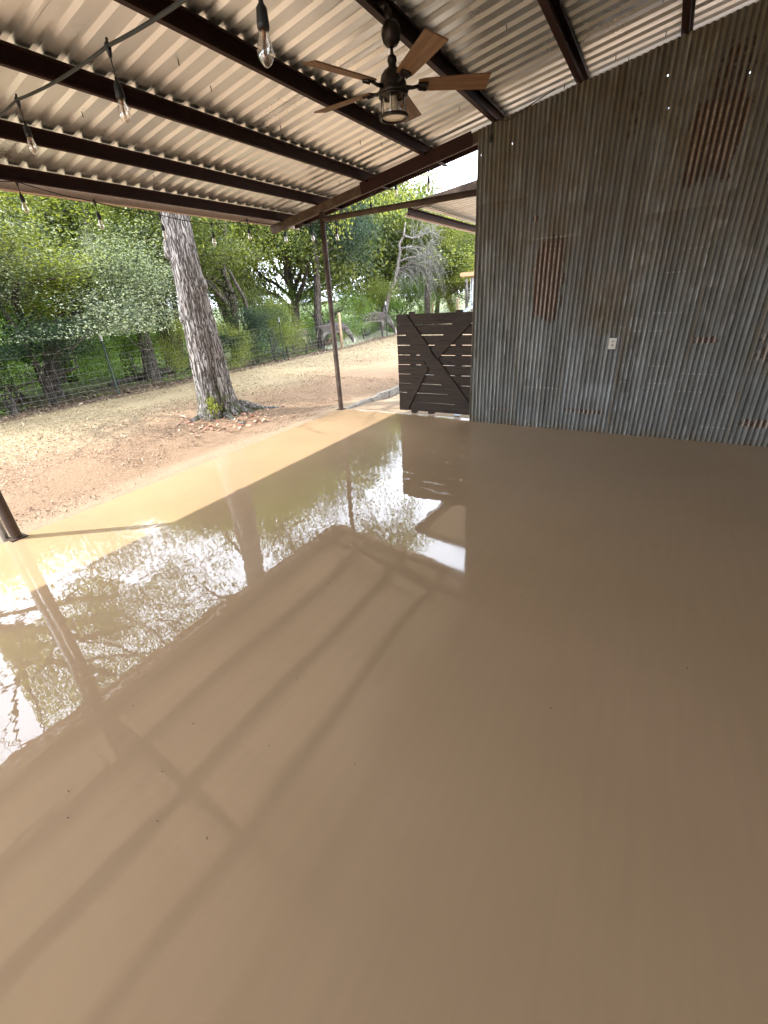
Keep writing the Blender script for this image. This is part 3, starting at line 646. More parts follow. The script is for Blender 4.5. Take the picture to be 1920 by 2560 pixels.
def tree_mesh(seed, h0, L, r, depth=3, nleaf=16000, lsize=.12, lspread=.33, spread=.7, upb=.12, lean=(0, 0), kids=4, droop=.3, zmin=.8, forks=None):
    rg = random.Random(seed); nr = np.random.default_rng(seed); mb = MB(); tips = []
    p = Vector((0, 0, -.25)); d = Vector((lean[0], lean[1], 1)).normalized()
    pts = [p]; rad = [r * 1.5]; q = p
    for i in range(5):
        d = (d + Vector((rg.gauss(0, .06), rg.gauss(0, .06), 0))).normalized(); q = q + d * (h0 + .25) / 5; pts.append(q.copy()); rad.append(r * (1.12 - .07 * i))
    mb.tube(pts, rad, 10, cap=False)
    for k in range(kids + 1):
        a = rg.uniform(0, 6.28) if k < kids else 0; i = rg.choice([3, 4, 5, 5]) if k < kids else 5
        nd = Vector((math.cos(a) * spread, math.sin(a) * spread, 1 if k < kids else 2.5)).normalized() if k < kids else d
        grow(mb, rg, pts[i], nd, L * rg.uniform(.8, 1.15), r * .62, depth, tips, spread, upb, kids=3)
    T_ = np.array([t[0][:] for t in tips]); idx = nr.integers(0, len(T_), nleaf)
    # clumps: some tips carry much foliage, some nearly none
    wgt = nr.random(len(T_)) ** 1.6 + .05; idx = nr.choice(len(T_), nleaf, p=wgt / wgt.sum())
    C_ = T_[idx] + nr.normal(size=(nleaf, 3)) * lspread * np.array([1, 1, .62]); C_ = C_[C_[:, 2] > zmin]
    V, F = leaves(C_, lsize, nr, droop=droop)
    me = bpy.data.meshes.new('trunk'); me.from_pydata(mb.v, [], mb.f); me.polygons.foreach_set('use_smooth', mb.sm); me.update()
    return me, (V, F)
def crown_mesh(vf): return np_mesh('crown', vf[0], vf[1])
VAR = []
for (seed, h0, L, r, nl, ls, lsp, spd, upb, zm) in ((1, 2.6, 2.5, .17, 60000, .072, .34, .75, .10, 1.6), (2, 1.9, 2.3, .14, 60000, .062, .32, .85, .05, 2.1), (3, 3.2, 2.3, .15, 60000, .070, .32, .6, .2, 1.9),
        (4, 1.5, 2.0, .11, 50000, .062, .28, .9, .0, .7), (5, 2.4, 2.9, .20, 70000, .075, .40, .9, .06, 1.4), (6, 1.0, 1.35, .07, 26000, .062, .26, .9, .0, .35)):
    VAR.append(tree_mesh(seed, h0, L, r, 3, nl, ls, lsp, spd, upb, zmin=zm))
CM = [crown_mesh(v[1]) for v in VAR]; cache = {}
def place_tree(v, x, y, s, rz, leaf, bark, name, label, group='trees of the wood behind the wire fence', sz=1.0, cat='tree'):
    z = float(tz(x, y)); root = empty(name, (x, y, z), label, cat, group, rz); root.scale = (s, s, s * sz)
    for nm, me, m in (('trunk', VAR[v][0], M[bark]), ('crown', CM[v], M[leaf])):
        if not me.materials: me.materials.append(m)
        o = bpy.data.objects.new(nm, me); COL.objects.link(o); o.parent = root
        o.material_slots[0].link = 'OBJECT'; o.material_slots[0].material = m
    return root
TREES = [
 (3, 4.1, 12.1, .80, .3, 'lf_dark', 'bark2', 'evergreen_tree', 'low dark evergreen tree at the left edge behind the fence', .55),
 (1, 5.5, 13.3, 1.1, 1.1, 'lf_sil', 'bark2', 'silvery_tree', 'silvery leaved tree left of the big grey trunk', .97),
 (0, 7.2, 16.2, 1.2, 4.0, 'lf_oak', 'bark2', 'oak_tree', 'green oak standing behind the silvery tree', 1.05),
 (2, 4.9, 14.2, 1.35, 2.2, 'lf_yel', 'bark2', 'yellowing_tree', 'yellow green tree at top left above the low dark evergreen', 1.0),
 (4, 1.5, 16.5, 1.1, .9, 'lf_mid', 'bark2', 'elm_tree', 'green tree at the far left edge of the wood', 1.0),
 (0, 9.85, 14.4, 1.05, 2.8, 'lf_oak', 'bark2', 'oak_tree', 'thin dark oak just left of the big grey trunk', 1.0),
 (2, 8.2, 13.2, 1.25, 5.1, 'lf_oak', 'bark2', 'oak_tree', 'green oak whose foliage hangs beside the big grey trunk', 1.12),
 (1, 11.55, 13.2, 1.1, 5.4, 'lf_mid', 'bark2', 'elm_tree', 'slender curved tree right of the big grey trunk', 1.0),
 (0, 12.6, 16.4, 1.15, .2, 'lf_mid', 'bark2', 'elm_tree', 'mid green tree deep behind the metal corner post', 1.0),
 (4, 15.9, 14.0, .95, 2.0, 'lf_dark', 'bark2', 'evergreen_tree', 'broad dark evergreen oak behind the grazing donkeys', 1.0),
 (1, 14.6, 16.2, 1.3, 3.0, 'lf_yel', 'bark2', 'yellowing_tree', 'yellow green tree above the metal corner post', 1.0),
 (3, 19.8, 17.2, 1.3, 4.2, 'lf_mid', 'bark2', 'elm_tree', 'green tree just left of the pale dead tree', 1.0),
 (4, 24.5, 14.6, 1.0, 1.4, 'lf_oak', 'bark2', 'oak_tree', 'oak filling the gap behind the pale dead tree', 1.0),
 (1, 25.2, 11.2, .92, .6, 'lf_yel', 'bark2', 'elm_tree', 'light yellow green tree behind the wooden gate and dead tree', 1.0),
 (0, 27.5, 9.6, .95, 3.6, 'lf_oak', 'bark2', 'oak_tree', 'oak beside the metal shed at the right end of the wood', 1.0),
 (4, 29, 11.6, .95, 3.6, 'lf_mid', 'bark2', 'elm_tree', 'tall green tree far behind the metal shed', 1.0),
]
ZM = [float(np.percentile(v[1][0][:, 2], 99)) for v in VAR]
def skyline(a):   # height of the treeline as seen from the patio, metres per metre
    return math.tan(R(float(np.interp(math.degrees(a), [18, 24, 28, 36, 42, 54, 60, 66, 70, 90], [14, 14, 17, 22, 25.5, 26, 24.5, 22, 20.5, 20]))))
for (v, x, y, s, rz, lf, bk, nm, lb, sz) in TREES:
    place_tree(v, x, y, s, rz, lf, bk, nm, lb, sz=min(1.15, (-1.45 + math.hypot(x, y) * skyline(math.atan2(y, x))) / (s * ZM[v])) * sz)
# saplings / shrubs in front of and along the fence
SHRUB = [(2.6, 13.2, .85, 'lf_bri', 'bright green bush at the lower left behind the fence'), (4.4, 14.3, .8, 'lf_bri', 'bright green bush behind the dark evergreen trunk'),
 (5.7, 14.2, .75, 'lf_bri', 'bright green bush beside the green steel fence post at left'), (7.6, 14.2, .7, 'lf_bri', 'bright green bush between the two left woodland trunks'),
 (8.5, 10.75, .48, 'lf_mid', 'small leafy bush against the fence right of the big trunk'), (11.2, 11.9, .55, 'lf_dark', 'low dark green bush beside the third donkey'),
 (12.4, 12.0, .6, 'lf_mid', 'dusty green bush just left of the metal corner post'), (17.2, 13.2, .8, 'lf_bri', 'bright yellow green sapling right of the metal corner post'),
 (21.0, 12.6, .75, 'lf_mid', 'green bush below the pale dead tree'), (23.0, 12.4, .8, 'lf_bri', 'bright green bush right of the pale dead tree'), (13.3, 14.0, .9, 'lf_oak', 'dark bush behind the grazing donkey at left'),
 (25.5, 9.0, .8, 'lf_mid', 'green bush in front of the metal shed'), (10.3, 15.2, .8, 'lf_mid', 'green bush beyond the fallen log'), (1.2, 13.4, .9, 'lf_bri', 'bright green bush cut by the left edge of the picture')]
for i, (x, y, s, lf, lb) in enumerate(SHRUB): place_tree(5, x, y, s, i * 1.7, lf, 'bark2', 'bush', lb, 'bushes along the wire fence', 1.0, 'bush')
# distant wood: one mass
def wood_mass():
    nr = np.random.default_rng(77); Vs = []; Fs = []; o = 0
    for i in range(46):
        t_ = i / 45; az = R(96 - 84 * t_ + nr.uniform(-1, 1)); d = nr.uniform(22, 34) + (6 * (i % 2)) ; x, y = d * math.cos(az), d * math.sin(az)
        if y < 8 : x, y = x + 4, y + 1.5
        V, F = VAR[i % 5][1]; k = nr.integers(0, len(F), 14000); a = nr.uniform(0, 6.28); s = nr.uniform(1.1, 1.35)
        Q = V.reshape(-1, 4, 3)[k]; c = Q.mean(1, keepdims=True); Q = (c + (Q - c) * 2.0).reshape(-1, 3) * s; Q = Q @ np.array([[math.cos(a), math.sin(a), 0], [-math.sin(a), math.cos(a), 0], [0, 0, 1]])
        Q[:, 2] = (Q[:, 2] - 1.0) * (-1.4 + d * skyline(az) * nr.uniform(.86, 1.0)) / (s * ZM[i % 5] - 1.0); Vs.append(Q + np.array([x, y, float(tz(x, y))])); Fs.append(np.arange(len(Q)).reshape(-1, 4) + o); o += len(Q)
    return np_mesh('distant_wood', np.concatenate(Vs), np.concatenate(Fs))
tag(link('distant_wood', wood_mass(), M['lf_oak']), 'dense mass of woodland foliage far behind the first trees', 'wood', None, 'stuff')
# undergrowth
nr = np.random.default_rng(5); n = 90000; x = nr.uniform(-4, 34, n); y = 12.2 + nr.random(n) ** 1.3 * 16
dn = fbm(x * .45, y * .45, 4, 3); keep = nr.random(n) < sst(.38, .62, dn); x, y, dn = x[keep], y[keep], dn[keep]
z = tz(x, y) + nr.random(len(x)) * (.15 + 1.5 * sst(.45, .75, dn)) * sst(12, 15, y); V, F = leaves(np.stack([x, y, z], 1), .11, nr)
tag(link('undergrowth', np_mesh('undergrowth', V, F), M['lf_bri']), 'bright green leafy undergrowth on the woodland floor', 'undergrowth', None, 'stuff')
# leaf litter and stones on the yard
def litter(n, x0, x1, y0, y1, s, seed, mat, name, label, dens=None, flat=.35):
    nr = np.random.default_rng(seed); x = nr.uniform(x0, x1, n); y = nr.uniform(y0, y1, n)
    keep = ~((x < 6.0) & (y < 4.32)) & ~((x > 5.5) & (y < 4.5))
    if dens is not None: keep &= nr.random(n) < dens(x, y)
    x, y = x[keep], y[keep]; n = len(x); a = nr.uniform(0, 6.28, n); u = np.stack([np.cos(a), np.sin(a), nr.normal(0, flat, n)], 1); w_ = np.stack([-np.sin(a), np.cos(a), nr.normal(0, flat, n)], 1)
    s_ = (s * nr.lognormal(0, .35, n))[:, None]; c = np.stack([x, y, tz(x, y) + .008 + s_[:, 0] * .25], 1)
    V = np.stack([c - u * s_, c + w_ * s_ * .6, c + u * s_, c - w_ * s_ * .6], 1).reshape(-1, 3)
    tag(link(name, np_mesh(name, V, np.arange(len(V)).reshape(-1, 4)), mat), label, name.replace('_', ' '), None, 'stuff')
def m_lit(name, stops):
    t = NT(name); g = t.n('NewGeometry'); t.pbr(Base_Color=t.ramp(g.outputs['Random Per Island'], stops), Roughness=.85); return t.m
litter(75000, -2, 9, 4.5, 8.6, .0085, 3, m_lit('red_brown_litter', [(0, (.11, .06, .035)), (.4, (.29, .175, .10)), (.75, (.40, .275, .175)), (1, (.54, .42, .30))]), 'leaf_litter', 'curled red brown leaf litter on the yard beside the patio', lambda x, y: sst(.25, .6, fbm(x * 1.3, y * 1.3, 3, 8)) * sst(9.2, 7, y + 2 * (fbm(x * .5, y * .5, 3, 2) - .5)))
litter(80000, -2, 22, 6.2, 10.6, .0115, 4, m_lit('straw_litter', [(0, (.13, .08, .04)), (.35, (.31, .23, .125)), (.8, (.43, .345, .21)), (1, (.56, .48, .34))]), 'straw_mulch', 'straw coloured chips scattered on the yard towards the fence', lambda x, y: sst(.2, .5, fbm(x, y, 3, 18)) * sst(6.3, 8, y))
litter(22000, -1, 20, 10.3, 14, .022, 6, m_lit('dark_litter', [(0, (.06, .035, .02)), (.5, (.20, .13, .08)), (1, (.45, .33, .22))]), 'forest_litter', 'dark brown fallen leaves under the fence')
litter(1100, 3.6, 6.6, 5.2, 7.0, .026, 9, m_lit('rusty_leaves', [(0, (.25, .09, .05)), (.5, (.55, .26, .16)), (1, (.75, .52, .38))]), 'fallen_leaves', 'rusty red fallen leaves gathered around the foot of the big tree', lambda x, y: np.exp(-((x - 4.7) ** 2 + (y - 5.8) ** 2) / .5))

# ------------------------------------------------------------------ the big tree beside the patio
big = empty('big_tree', (4.93, 6.28, -.12), 'thick grey furrowed tree trunk with sawn knots standing beside the patio', 'tree')
def big_trunk():
    n, m = 150, 260; th = np.linspace(0, 2 * math.pi, n, endpoint=False); zz = np.concatenate([np.linspace(-.12, .8, 90), np.linspace(.81, 6.2, m - 90)])
    T_, Z = np.meshgrid(th, zz)
    r = .29 - .024 * np.clip(Z, 0, 2.2) - .045 * sst(.6, 2.8, Z) + .02 * np.sin(2 * T_ + 1) ; r = np.where(Z > 2.8, r - .012 * (Z - 2.8), r)
    fl = np.exp(-np.clip(Z, 0, 9) / .19); lob = .5 + .5 * np.cos(T_ - 5.5); 
    r = r + fl * (.05 + .09 * np.maximum(0, np.cos(3 * T_ + .4)) ** 2 + .07 * np.maximum(0, np.cos(5 * T_ + 2.1)) ** 3 + .20 * np.maximum(0, np.cos(T_ - 5.35)) ** 5)
    # long cleft facing the patio on the lower half
    cl = np.exp(-((np.angle(np.exp(1j * (T_ - 4.25 + .10 * Z)))) / .13) ** 2) * sst(1.25, .75, Z) ; r = r - .06 * cl
    r = r + .018 * np.exp(-((np.angle(np.exp(1j * (T_ - 4.0)))) / .3) ** 2 - ((Z - .95) / .12) ** 2)
    fx, fy = np.cos(T_) * 2.6, np.sin(T_) * 2.6
    ridg = 1 - np.abs(2 * fbm(fx * 3.2 + 9, fy * 3.2 + Z * 1.1, 3, 4) - 1); ridg2 = 1 - np.abs(2 * fbm(fx * 8 + 3, fy * 8 + Z * 2.6, 3, 14) - 1)
    r = r + .020 * (ridg - .6) + .013 * (ridg2 - .6) + .02 * (fbm(T_ * 1.2, Z * 1.3, 3, 6) - .5)
    X = r * np.cos(T_) + .015 * np.sin(Z * 1.4); Y = r * np.sin(T_) + .012 * np.sin(Z * 1.1 + 1)
    V = np.stack([X.ravel(), Y.ravel(), Z.ravel()], 1); i = np.arange(len(zz) * n).reshape(len(zz), n); j = np.roll(i, -1, 1)
    F = np.stack([i[:-1].ravel(), j[:-1].ravel(), j[1:].ravel(), i[1:].ravel()], 1); return np_mesh('trunk', V, F, True)
trk = link('trunk', big_trunk(), M['bark'], big)
for (az, z, r0, s_) in ((150, 2.52, .20, .075), (158, 1.62, .215, .055), (-52, 2.05, .19, .05)):
    a = R(az); d = Vector((math.cos(a), math.sin(a), .25)).normalized(); c = Vector((math.cos(a) * r0, math.sin(a) * r0, z)); rot = d.to_track_quat('Z', 'Y').to_matrix()
    b = MB(); b.lathe([(s_ * 1.25, -.04), (s_ * 1.15, .015), (s_ * 1.05, .04), (s_ * .8, .05), (s_ * .62, .036), (s_ * .25, .03), (0, .03)], (0, 0, 0), 18, rot); b.v = [tuple(Vector(p) * 1 + c) for p in b.v]
    b.v = [(p[0], p[1], c.z + (p[2] - c.z) * 1.5) for p in b.v]; b.build('sawn_knot', M['bark3'], trk)
rg = random.Random(12)
for pts, r0 in (([(-.25, .05, .10), (-.6, .12, .03), (-1.0, .18, .015), (-1.35, .2, -.02)], .07), ([(-.1, -.28, .14), (-.16, -.55, .03), (-.22, -.8, .02), (-.30, -1.02, .005), (-.33, -1.2, -.03)], .06), ([(.2, -.3, .15), (.35, -.5, .02), (.45, -.7, -.02)], .07),
        ([(.32, -.15, .18), (.62, -.40, .045), (.95, -.62, .0), (1.2, -.75, -.04)], .10), ([(-.28, -.12, .1), (-.42, -.35, .03), (-.58, -.5, -.02)], .055), ([(.3, .2, .1), (.7, .4, .02), (1.1, .5, -.03)], .08), ([(0, .3, .1), (.1, .7, .02), (.1, 1.1, -.03)], .08)):
    P_ = []; 
    for i in range(len(pts) - 1):
        for k in range(5): q = Vector(pts[i]).lerp(Vector(pts[i + 1]), k / 5); P_.append(q + Vector((rg.gauss(0, .012), rg.gauss(0, .012), rg.gauss(0, .008) - .01)))
    b = MB(); n = len(P_); b.tube(P_, [r0 * (1 - .72 * i / n) * rg.uniform(.85, 1.15) for i in range(n)], 9); b.build('root', M['bark'], big)
# limbs and crown above the roof, one bough drooping beyond the roof corner
mb = MB(); tips = []; rg = random.Random(21)
for k, (a, zz_, L) in enumerate(((125, 4.6, 2.6), (60, 4.2, 2.6), (190, 5.7, 2.2), (20, 3.9, 2.4), (80, 3.7, 2.4), (280, 5.9, 2.0), (10, 5.6, 2.4), (240, 6.0, 1.9), (95, 6.1, 2.3), (330, 6.1, 2.2), (160, 5.2, 2.7), (175, 5.9, 2.4), (205, 5.3, 2.4), (145, 6.0, 2.3))):
    grow(mb, rg, Vector((0, 0, zz_)), Vector((math.cos(R(a)), math.sin(R(a)), .62)).normalized(), L, .11, 3, tips, .75, .06)
def keep_tip(p):
    wx, wy, wz = p.x + 4.93, p.y + 6.28, p.z - .12; az = math.degrees(math.atan2(wy, wx)); el = math.degrees(math.atan2(wz + 1.6, math.hypot(wx, wy)))
    return p.z > 3.2 and az < 58 and el > float(np.interp(az, [20, 40, 48, 55, 60], [22, 23, 25, 28, 30])) and wx + .53 * wz > 4.6
tips = [t for t in tips if keep_tip(t[0])]
mb.build('limb', M['bark'], big)
bough = [Vector(p) for p in ((0, 0, 5.2), (1.2, -.4, 5.7), (2.6, -.8, 5.6), (3.7, -1.2, 5.0), (4.4, -1.6, 4.4))]
mb = MB(); mb.tube(bough, [.09, .07, .05, .03, .015], 8)
hang = []
for i in range(110):
    t_ = rg.random() ** .7 * 3.2; k = int(t_); q = bough[k + 0].lerp(bough[min(k + 1, 4)], t_ - k) if k < 4 else bough[4]
    if t_ < .8: continue
    e = q + Vector((rg.gauss(0, .55), rg.gauss(0, .6), -rg.uniform(.4, 1.9))); 
    m_ = q.lerp(e, .5) + Vector((0, 0, .2)); mb.tube([q, m_, e], [.012, .008, .004], 4); 
    for u in range(6): hang.append((m_.lerp(e, u / 5.0)))
mb.build('bough', M['bark2'], big)
nr = np.random.default_rng(8); T_ = np.array([t[0][:] for t in tips]); wg = nr.random(len(T_)) ** 1.7 + .03; n = 80000
C_ = T_[nr.choice(len(T_), n, p=wg / wg.sum())] + nr.normal(size=(n, 3)) * .34; V, F = leaves(C_, .080, nr, droop=.3)
Q_ = V.reshape(-1, 4, 3); c_ = Q_[:, 0] + np.array([4.93, 6.28, 0]); k_ = np.degrees(np.arctan2(c_[:, 1], c_[:, 0])) < 79; V = Q_[k_].reshape(-1, 3); F = np.arange(len(V)).reshape(-1, 4)
link('crown', np_mesh('crown', V, F), M['lf_mid'], big)
H = np.array([h[:] for h in hang]); n = 26000; C_ = H[nr.integers(0, len(H), n)] + nr.normal(size=(n, 3)) * np.array([.15, .15, .14]); V, F = leaves(C_, .070, nr, .40, droop=1.2)
link('hanging_foliage', np_mesh('hanging_foliage', V, F), M['lf_yel'], big)
# tall tree standing left of the picture, seen only in the wet floor
tall = empty('tall_tree', (2.0, 12.0, float(tz(2, 12))), 'tall open crowned tree at the far left mirrored in the wet floor', 'tree')
mb = MB(); tips2 = []; rg = random.Random(33); mb.tube([(0, 0, -.2), (-.1, .1, 2), (-.15, .1, 4), (-.1, 0, 5.2), (0, -.1, 6.2)], [.26, .20, .17, .14, .10], 12)
for a, zz_, L in ((0, 4.6, 2.5), (-30, 5.1, 2.4), (-65, 4.9, 2.1), (25, 5.3, 2.4), (-100, 5.2, 2.0), (-150, 5.3, 2.0), (160, 5, 1.9), (70, 5.3, 2.2), (-10, 5.8, 2.5), (-50, 6.1, 2.2)):
    grow(mb, rg, Vector((-.1, 0, zz_)), Vector((math.cos(R(a)), math.sin(R(a)), .35)).normalized(), L, .09, 3, tips2, .75, .03)
mb.build('trunk', M['bark2'], tall)
nr = np.random.default_rng(18); T_ = np.array([t[0][:] for t in tips2]); wg = nr.random(len(T_)) ** 2.2 + .01; n = 70000
C_ = T_[nr.choice(len(T_), n, p=wg / wg.sum())] + nr.normal(size=(n, 3)) * .30
wx, wy, wz_ = C_[:, 0] + 2.0, C_[:, 1] + 12.0, C_[:, 2] - .15; az_ = np.degrees(np.arctan2(wy, wx)); el_ = np.degrees(np.arctan2(wz_ + 1.6, np.hypot(wx, wy))); ly = wy - .75 * wz_
k_ = (az_ < 81.5) & (el_ > 28 + 1.6 * np.sin(az_ * .5)) & ~((ly > 2.7) & (ly < 4.6) & (wx + .53 * wz_ < 4.6)); V, F = leaves(C_[k_], .072, nr, droop=.3)
link('crown', np_mesh('crown', V, F), M['lf_mid'], tall)
# sprout at the foot
spr = empty('leafy_sprout', (4.66, 6.10, float(tz(4.66, 6.1))), 'small yellow green sprout growing at the left foot of the big tree', 'plant')
nr = np.random.default_rng(3); rg = random.Random(3); mb = MB(); P_ = []
for i in range(9):
    e = Vector((rg.gauss(0, .07), rg.gauss(0, .07), rg.uniform(.16, .36))); m_ = e * .5 + Vector((rg.gauss(0, .02), rg.gauss(0, .02), .02)); mb.tube([(0, 0, -.02), m_, e], [.005, .004, .002], 4, False)
    for u in range(9): P_.append(m_.lerp(e, u / 8)[:])
mb.build('stem', M['bark2'], spr)
C_ = np.array(P_)[nr.integers(0, len(P_), 420)] + nr.normal(size=(420, 3)) * .028; V, F = leaves(C_, .05, nr); link('foliage', np_mesh('foliage', V, F), M['lf_yel'], spr)

# ------------------------------------------------------------------ dead mossy tree
DS = 1.12
dead = empty('dead_tree', (18.16 * DS, 10.75 * DS, float(tz(18.16 * DS, 10.75 * DS))), 'pale leaning dead tree with arching lichen covered limbs behind the gate', 'tree')
o = Vector(dead.location); Pd = lambda L_: [Vector((p[0] * DS, p[1] * DS, 1.6 + (p[2] - 1.6) * DS)) - o for p in L_]
main = Pd([(18.12, 10.95, -.1), (18.16, 10.55, 1.07), (18.22, 10.44, 1.51), (18.29, 10.31, 1.88), (18.39, 10.14, 2.15), (18.43, 10.06, 2.49), (18.48, 9.98, 2.86), (18.52, 9.9, 3.29), (18.51, 9.92, 3.55), (18.6, 9.74, 3.82), (18.64, 9.67, 4.3)])
b = MB(); b.tube(main, [.17, .14, .12, .105, .095, .085, .075, .07, .055, .045, .02], 10); b.build('trunk', M['bark3'], dead)
LB = [[(18.40, 10.1, 2.3), (18.45, 10.03, 2.48), (18.58, 9.78, 2.69), (18.7, 9.55, 2.83), (18.82, 9.32, 2.82), (18.94, 9.07, 2.6), (19.0, 8.94, 2.39), (19.07, 8.8, 2.1)], [(18.52, 9.91, 2.92), (18.67, 9.61, 3.03), (18.81, 9.34, 3.05), (18.91, 9.13, 3.15), (19.03, 8.88, 3.18), (19.11, 8.7, 2.99), (19.19, 8.52, 2.78)],
      [(18.52, 9.89, 3.38), (18.68, 9.6, 3.41), (18.86, 9.24, 3.39), (18.96, 9.02, 3.32), (19.09, 8.75, 3.41), (19.05, 8.84, 3.52)], [(18.61, 9.72, 3.81), (18.75, 9.46, 3.73), (18.9, 9.15, 3.74), (19.03, 8.88, 3.9), (19.17, 8.56, 3.75)]]
tw = MB(); rg = random.Random(5)
for j, L_ in enumerate(LB):
    P_ = Pd(L_); b = MB(); n = len(P_); b.tube(P_, [(.085 if j == 0 else .05) * (1 - .75 * i / n) for i in range(n)], 8); b.build('limb', M['bark2'] if j == 0 else M['bark3'], dead)
    for k in range(130 if j < 2 else 80):
        t_ = rg.uniform(.8, n - 1.01); i = int(t_); q = P_[i].lerp(P_[i + 1], t_ - i); d = Vector((rg.gauss(.12, .2), rg.gauss(-.18, .3), rg.gauss(-.55 if j < 3 else .1, .45))) * rg.uniform(.5, 1.5)
        m_ = q + d * .5 + Vector((rg.gauss(0, .05), rg.gauss(0, .05), .10)); e = q + d; tw.tube([q, m_, e], [.011, .008, .004], 3, False)
        for u in range(2): a_ = m_.lerp(e, rg.random()); tw.tube([a_, a_ + Vector((rg.gauss(0, .12), rg.gauss(0, .12), rg.gauss(-.12, .12)))], [.006, .003], 3, False)
t_ = tw.build('twigs', M['twig'], dead)
snag = empty('tree_stump', (20.2, 12.9, float(tz(20.2, 12.9))), 'short grey broken trunk standing behind the donkeys', 'stump')
b = MB(); b.tube([(0, 0, -.1), (0, 0, .8), (-.04, .05, 1.5), (-.06, .08, 1.8)], [.20, .16, .14, .11], 10); b.build('trunk', M['bark3'], snag)
for (x, y, pts, r, lb) in ((9.72, 13.95, [[(0, 0, -.2), (.02, 0, .75), (.07, -.03, 1.5), (.1, 0, 3.2)], [(.1, -.07, -.1), (.16, -.11, .74), (.25, -.18, 1.4), (.4, -.2, 3.0)]], .09, 'pair of slim dark trunks just left of the big grey trunk'),
     (5.0, 12.35, [[(0, 0, -.2), (-.03, 0, .8), (-.08, .02, 1.4), (-.3, .1, 2.4)]], .07, 'slim leaning trunk at the far left under the dark evergreen'), (11.9, 12.4, [[(0, 0, -.2), (-.02, .02, 1.2), (-.05, .05, 2.1), (-.3, .3, 3.0)]], .07, 'slender dark trunk midway between the big trunk and the metal post'), (8.45, 14.75, [[(0, 0, -.2), (.03, 0, .8), (-.05, .02, 1.1), (-.15, .1, 1.7), (-.05, .05, 2.7), (-.07, 0, 3.5), (.15, -.1, 4.6)], [(.03, 0, .75), (.14, -.08, 1.5), (.1, -.06, 2.2), (.15, -.1, 3.4)]], .17, 'dark forked trunk behind the fence left of the big tree'),
     (9.35, 15.4, [[(0, 0, -.2), (.3, -.2, .7), (.85, -.55, 1.75), (1.2, -.7, 3.0)]], .10, 'slanting dark trunk leaning right behind the fence'), (22.0, 10.3, [[(0, 0, -.2), (0, 0, 1.6), (.05, -.06, 2.4), (.1, -.1, 3.6)]], .14, 'dark straight trunk above the middle of the wooden gate'),
     (22.5, 8.4, [[(0, 0, -.2), (0, 0, 1.6), (-.03, .04, 2.1)]], .07, 'slim tan trunk beside the metal shed'), (15.85, 12.5, [[(0, 0, -.2), (-.05, 0, 1.2), (.1, -.05, 2.4), (.1, -.15, 4.2)]], .16, 'dark trunk right behind the metal corner post')):
    r_ = empty('bare_trunk', (x, y, float(tz(x, y))), lb, 'tree', 'bare trunks in the wood'); 
    for L_ in pts:
        b = MB(); n = len(L_); b.tube(L_, [r * (1.15 - .5 * i / n) for i in range(n)], 9); b.build('trunk' if L_ is pts[0] else 'limb', M['bark2'] if x != 22.5 else M['bark3'], r_)
lg = empty('fallen_log', (8.6, 13.75, float(tz(8.6, 13.7))), 'long dark fallen log lying behind the fence', 'log')
b = MB(); b.tube([(-1.6, -.3, .05), (-.6, -.1, .1), (.5, .05, .1), (1.6, .2, .16), (2.1, .25, .2)], [.07, .10, .12, .13, .12], 10); b.build('bark_log', M['bark2'], lg)
mo = np.random.default_rng(6); n = 1400; C_ = np.array([6.95, 12.2, 3.0]) + mo.normal(size=(n, 3)) * np.array([.07, .07, .22]); V, F = leaves(C_, .07, mo, .12, droop=4)
tag(link('moss_clump', np_mesh('moss_clump', V, F), M['moss']), 'pale clump of moss hanging among leaves at upper left', 'moss')

# ------------------------------------------------------------------ fence
fence = empty('wire_fence', (0, 11, 0), 'woven wire fence with steel and wooden posts along the wood', 'fence')
def fy(x): return 11.0 + .05 * math.sin(x * .7)
b = MB(); X0, X1 = -6.0, 23.5
hs = [.02, .12, .22, .33, .46, .60, .76, .94, 1.10]
def wz(x, h): return float(tz(x, fy(x))) + h - .03 * abs(math.sin((x - .5) * math.pi / 3.4)) * (h > .9)
for h_ in hs:
    b.tube([(x, fy(x) - 11, wz(x, h_) + .006 * math.sin(x * 5 + h_ * 9)) for x in np.arange(X0, X1, .5)], .0020, 4, False)
xx = X0
while xx < X1: b.tube([(xx, fy(xx) - 11, wz(xx, .02)), (xx + .01, fy(xx) - 11, wz(xx, .94))], .0015, 3, False); xx += .155
b.build('woven_wire', M['wire'], fence)
for x in (-1.3, 2.2, 5.85, 8.95, 11.85, 19.03):
    z = float(tz(x, fy(x))); top = 1.24 if x < 19 else 1.38; b = MB(); b.box((x, fy(x) - 11.02, z + top / 2 - .1), (.035, .008, top + .2)); b.box((x, fy(x) - 11.0, z + top / 2 - .1), (.008, .035, top + .2)); p_ = b.build('steel_post', M['tgreen'], fence)
    b = MB(); b.box((x, fy(x) - 11.01, z + top + .055), (.044, .044, .13)); b.build('white_cap', M['capw'], p_)
for x in (15.2, 23.4):
    z = float(tz(x, fy(x))); b = MB(); b.tube([(x, fy(x) - 11, z - .3), (x, fy(x) - 11, z + 1.3)], .055, 10); b.build('wooden_post', M['post'], fence)
f2 = empty('paddock_fence', (23.4, 11, 0), 'second run of fence posts and wire seen above the wooden gate', 'fence')
b = MB()
for h_ in (.3, .55, .8, 1.05, 1.2): b.tube([(0, 0, h_ + .1), (2, -2.2, h_ + .13), (5, -5, h_ + .2)], .005, 4, False)
b.build('woven_wire', M['wire'], f2)
for q in ((.1, -1.75, 1.25), (.0, -.35, 1.2), (2.6, -2.6, 1.3)):
    b = MB(); z = float(tz(23.4 + q[0], 11 + q[1])); b.tube([(q[0], q[1], z - .2), (q[0], q[1], z + q[2])], .06, 10); b.build('wooden_post', M['post'], f2)

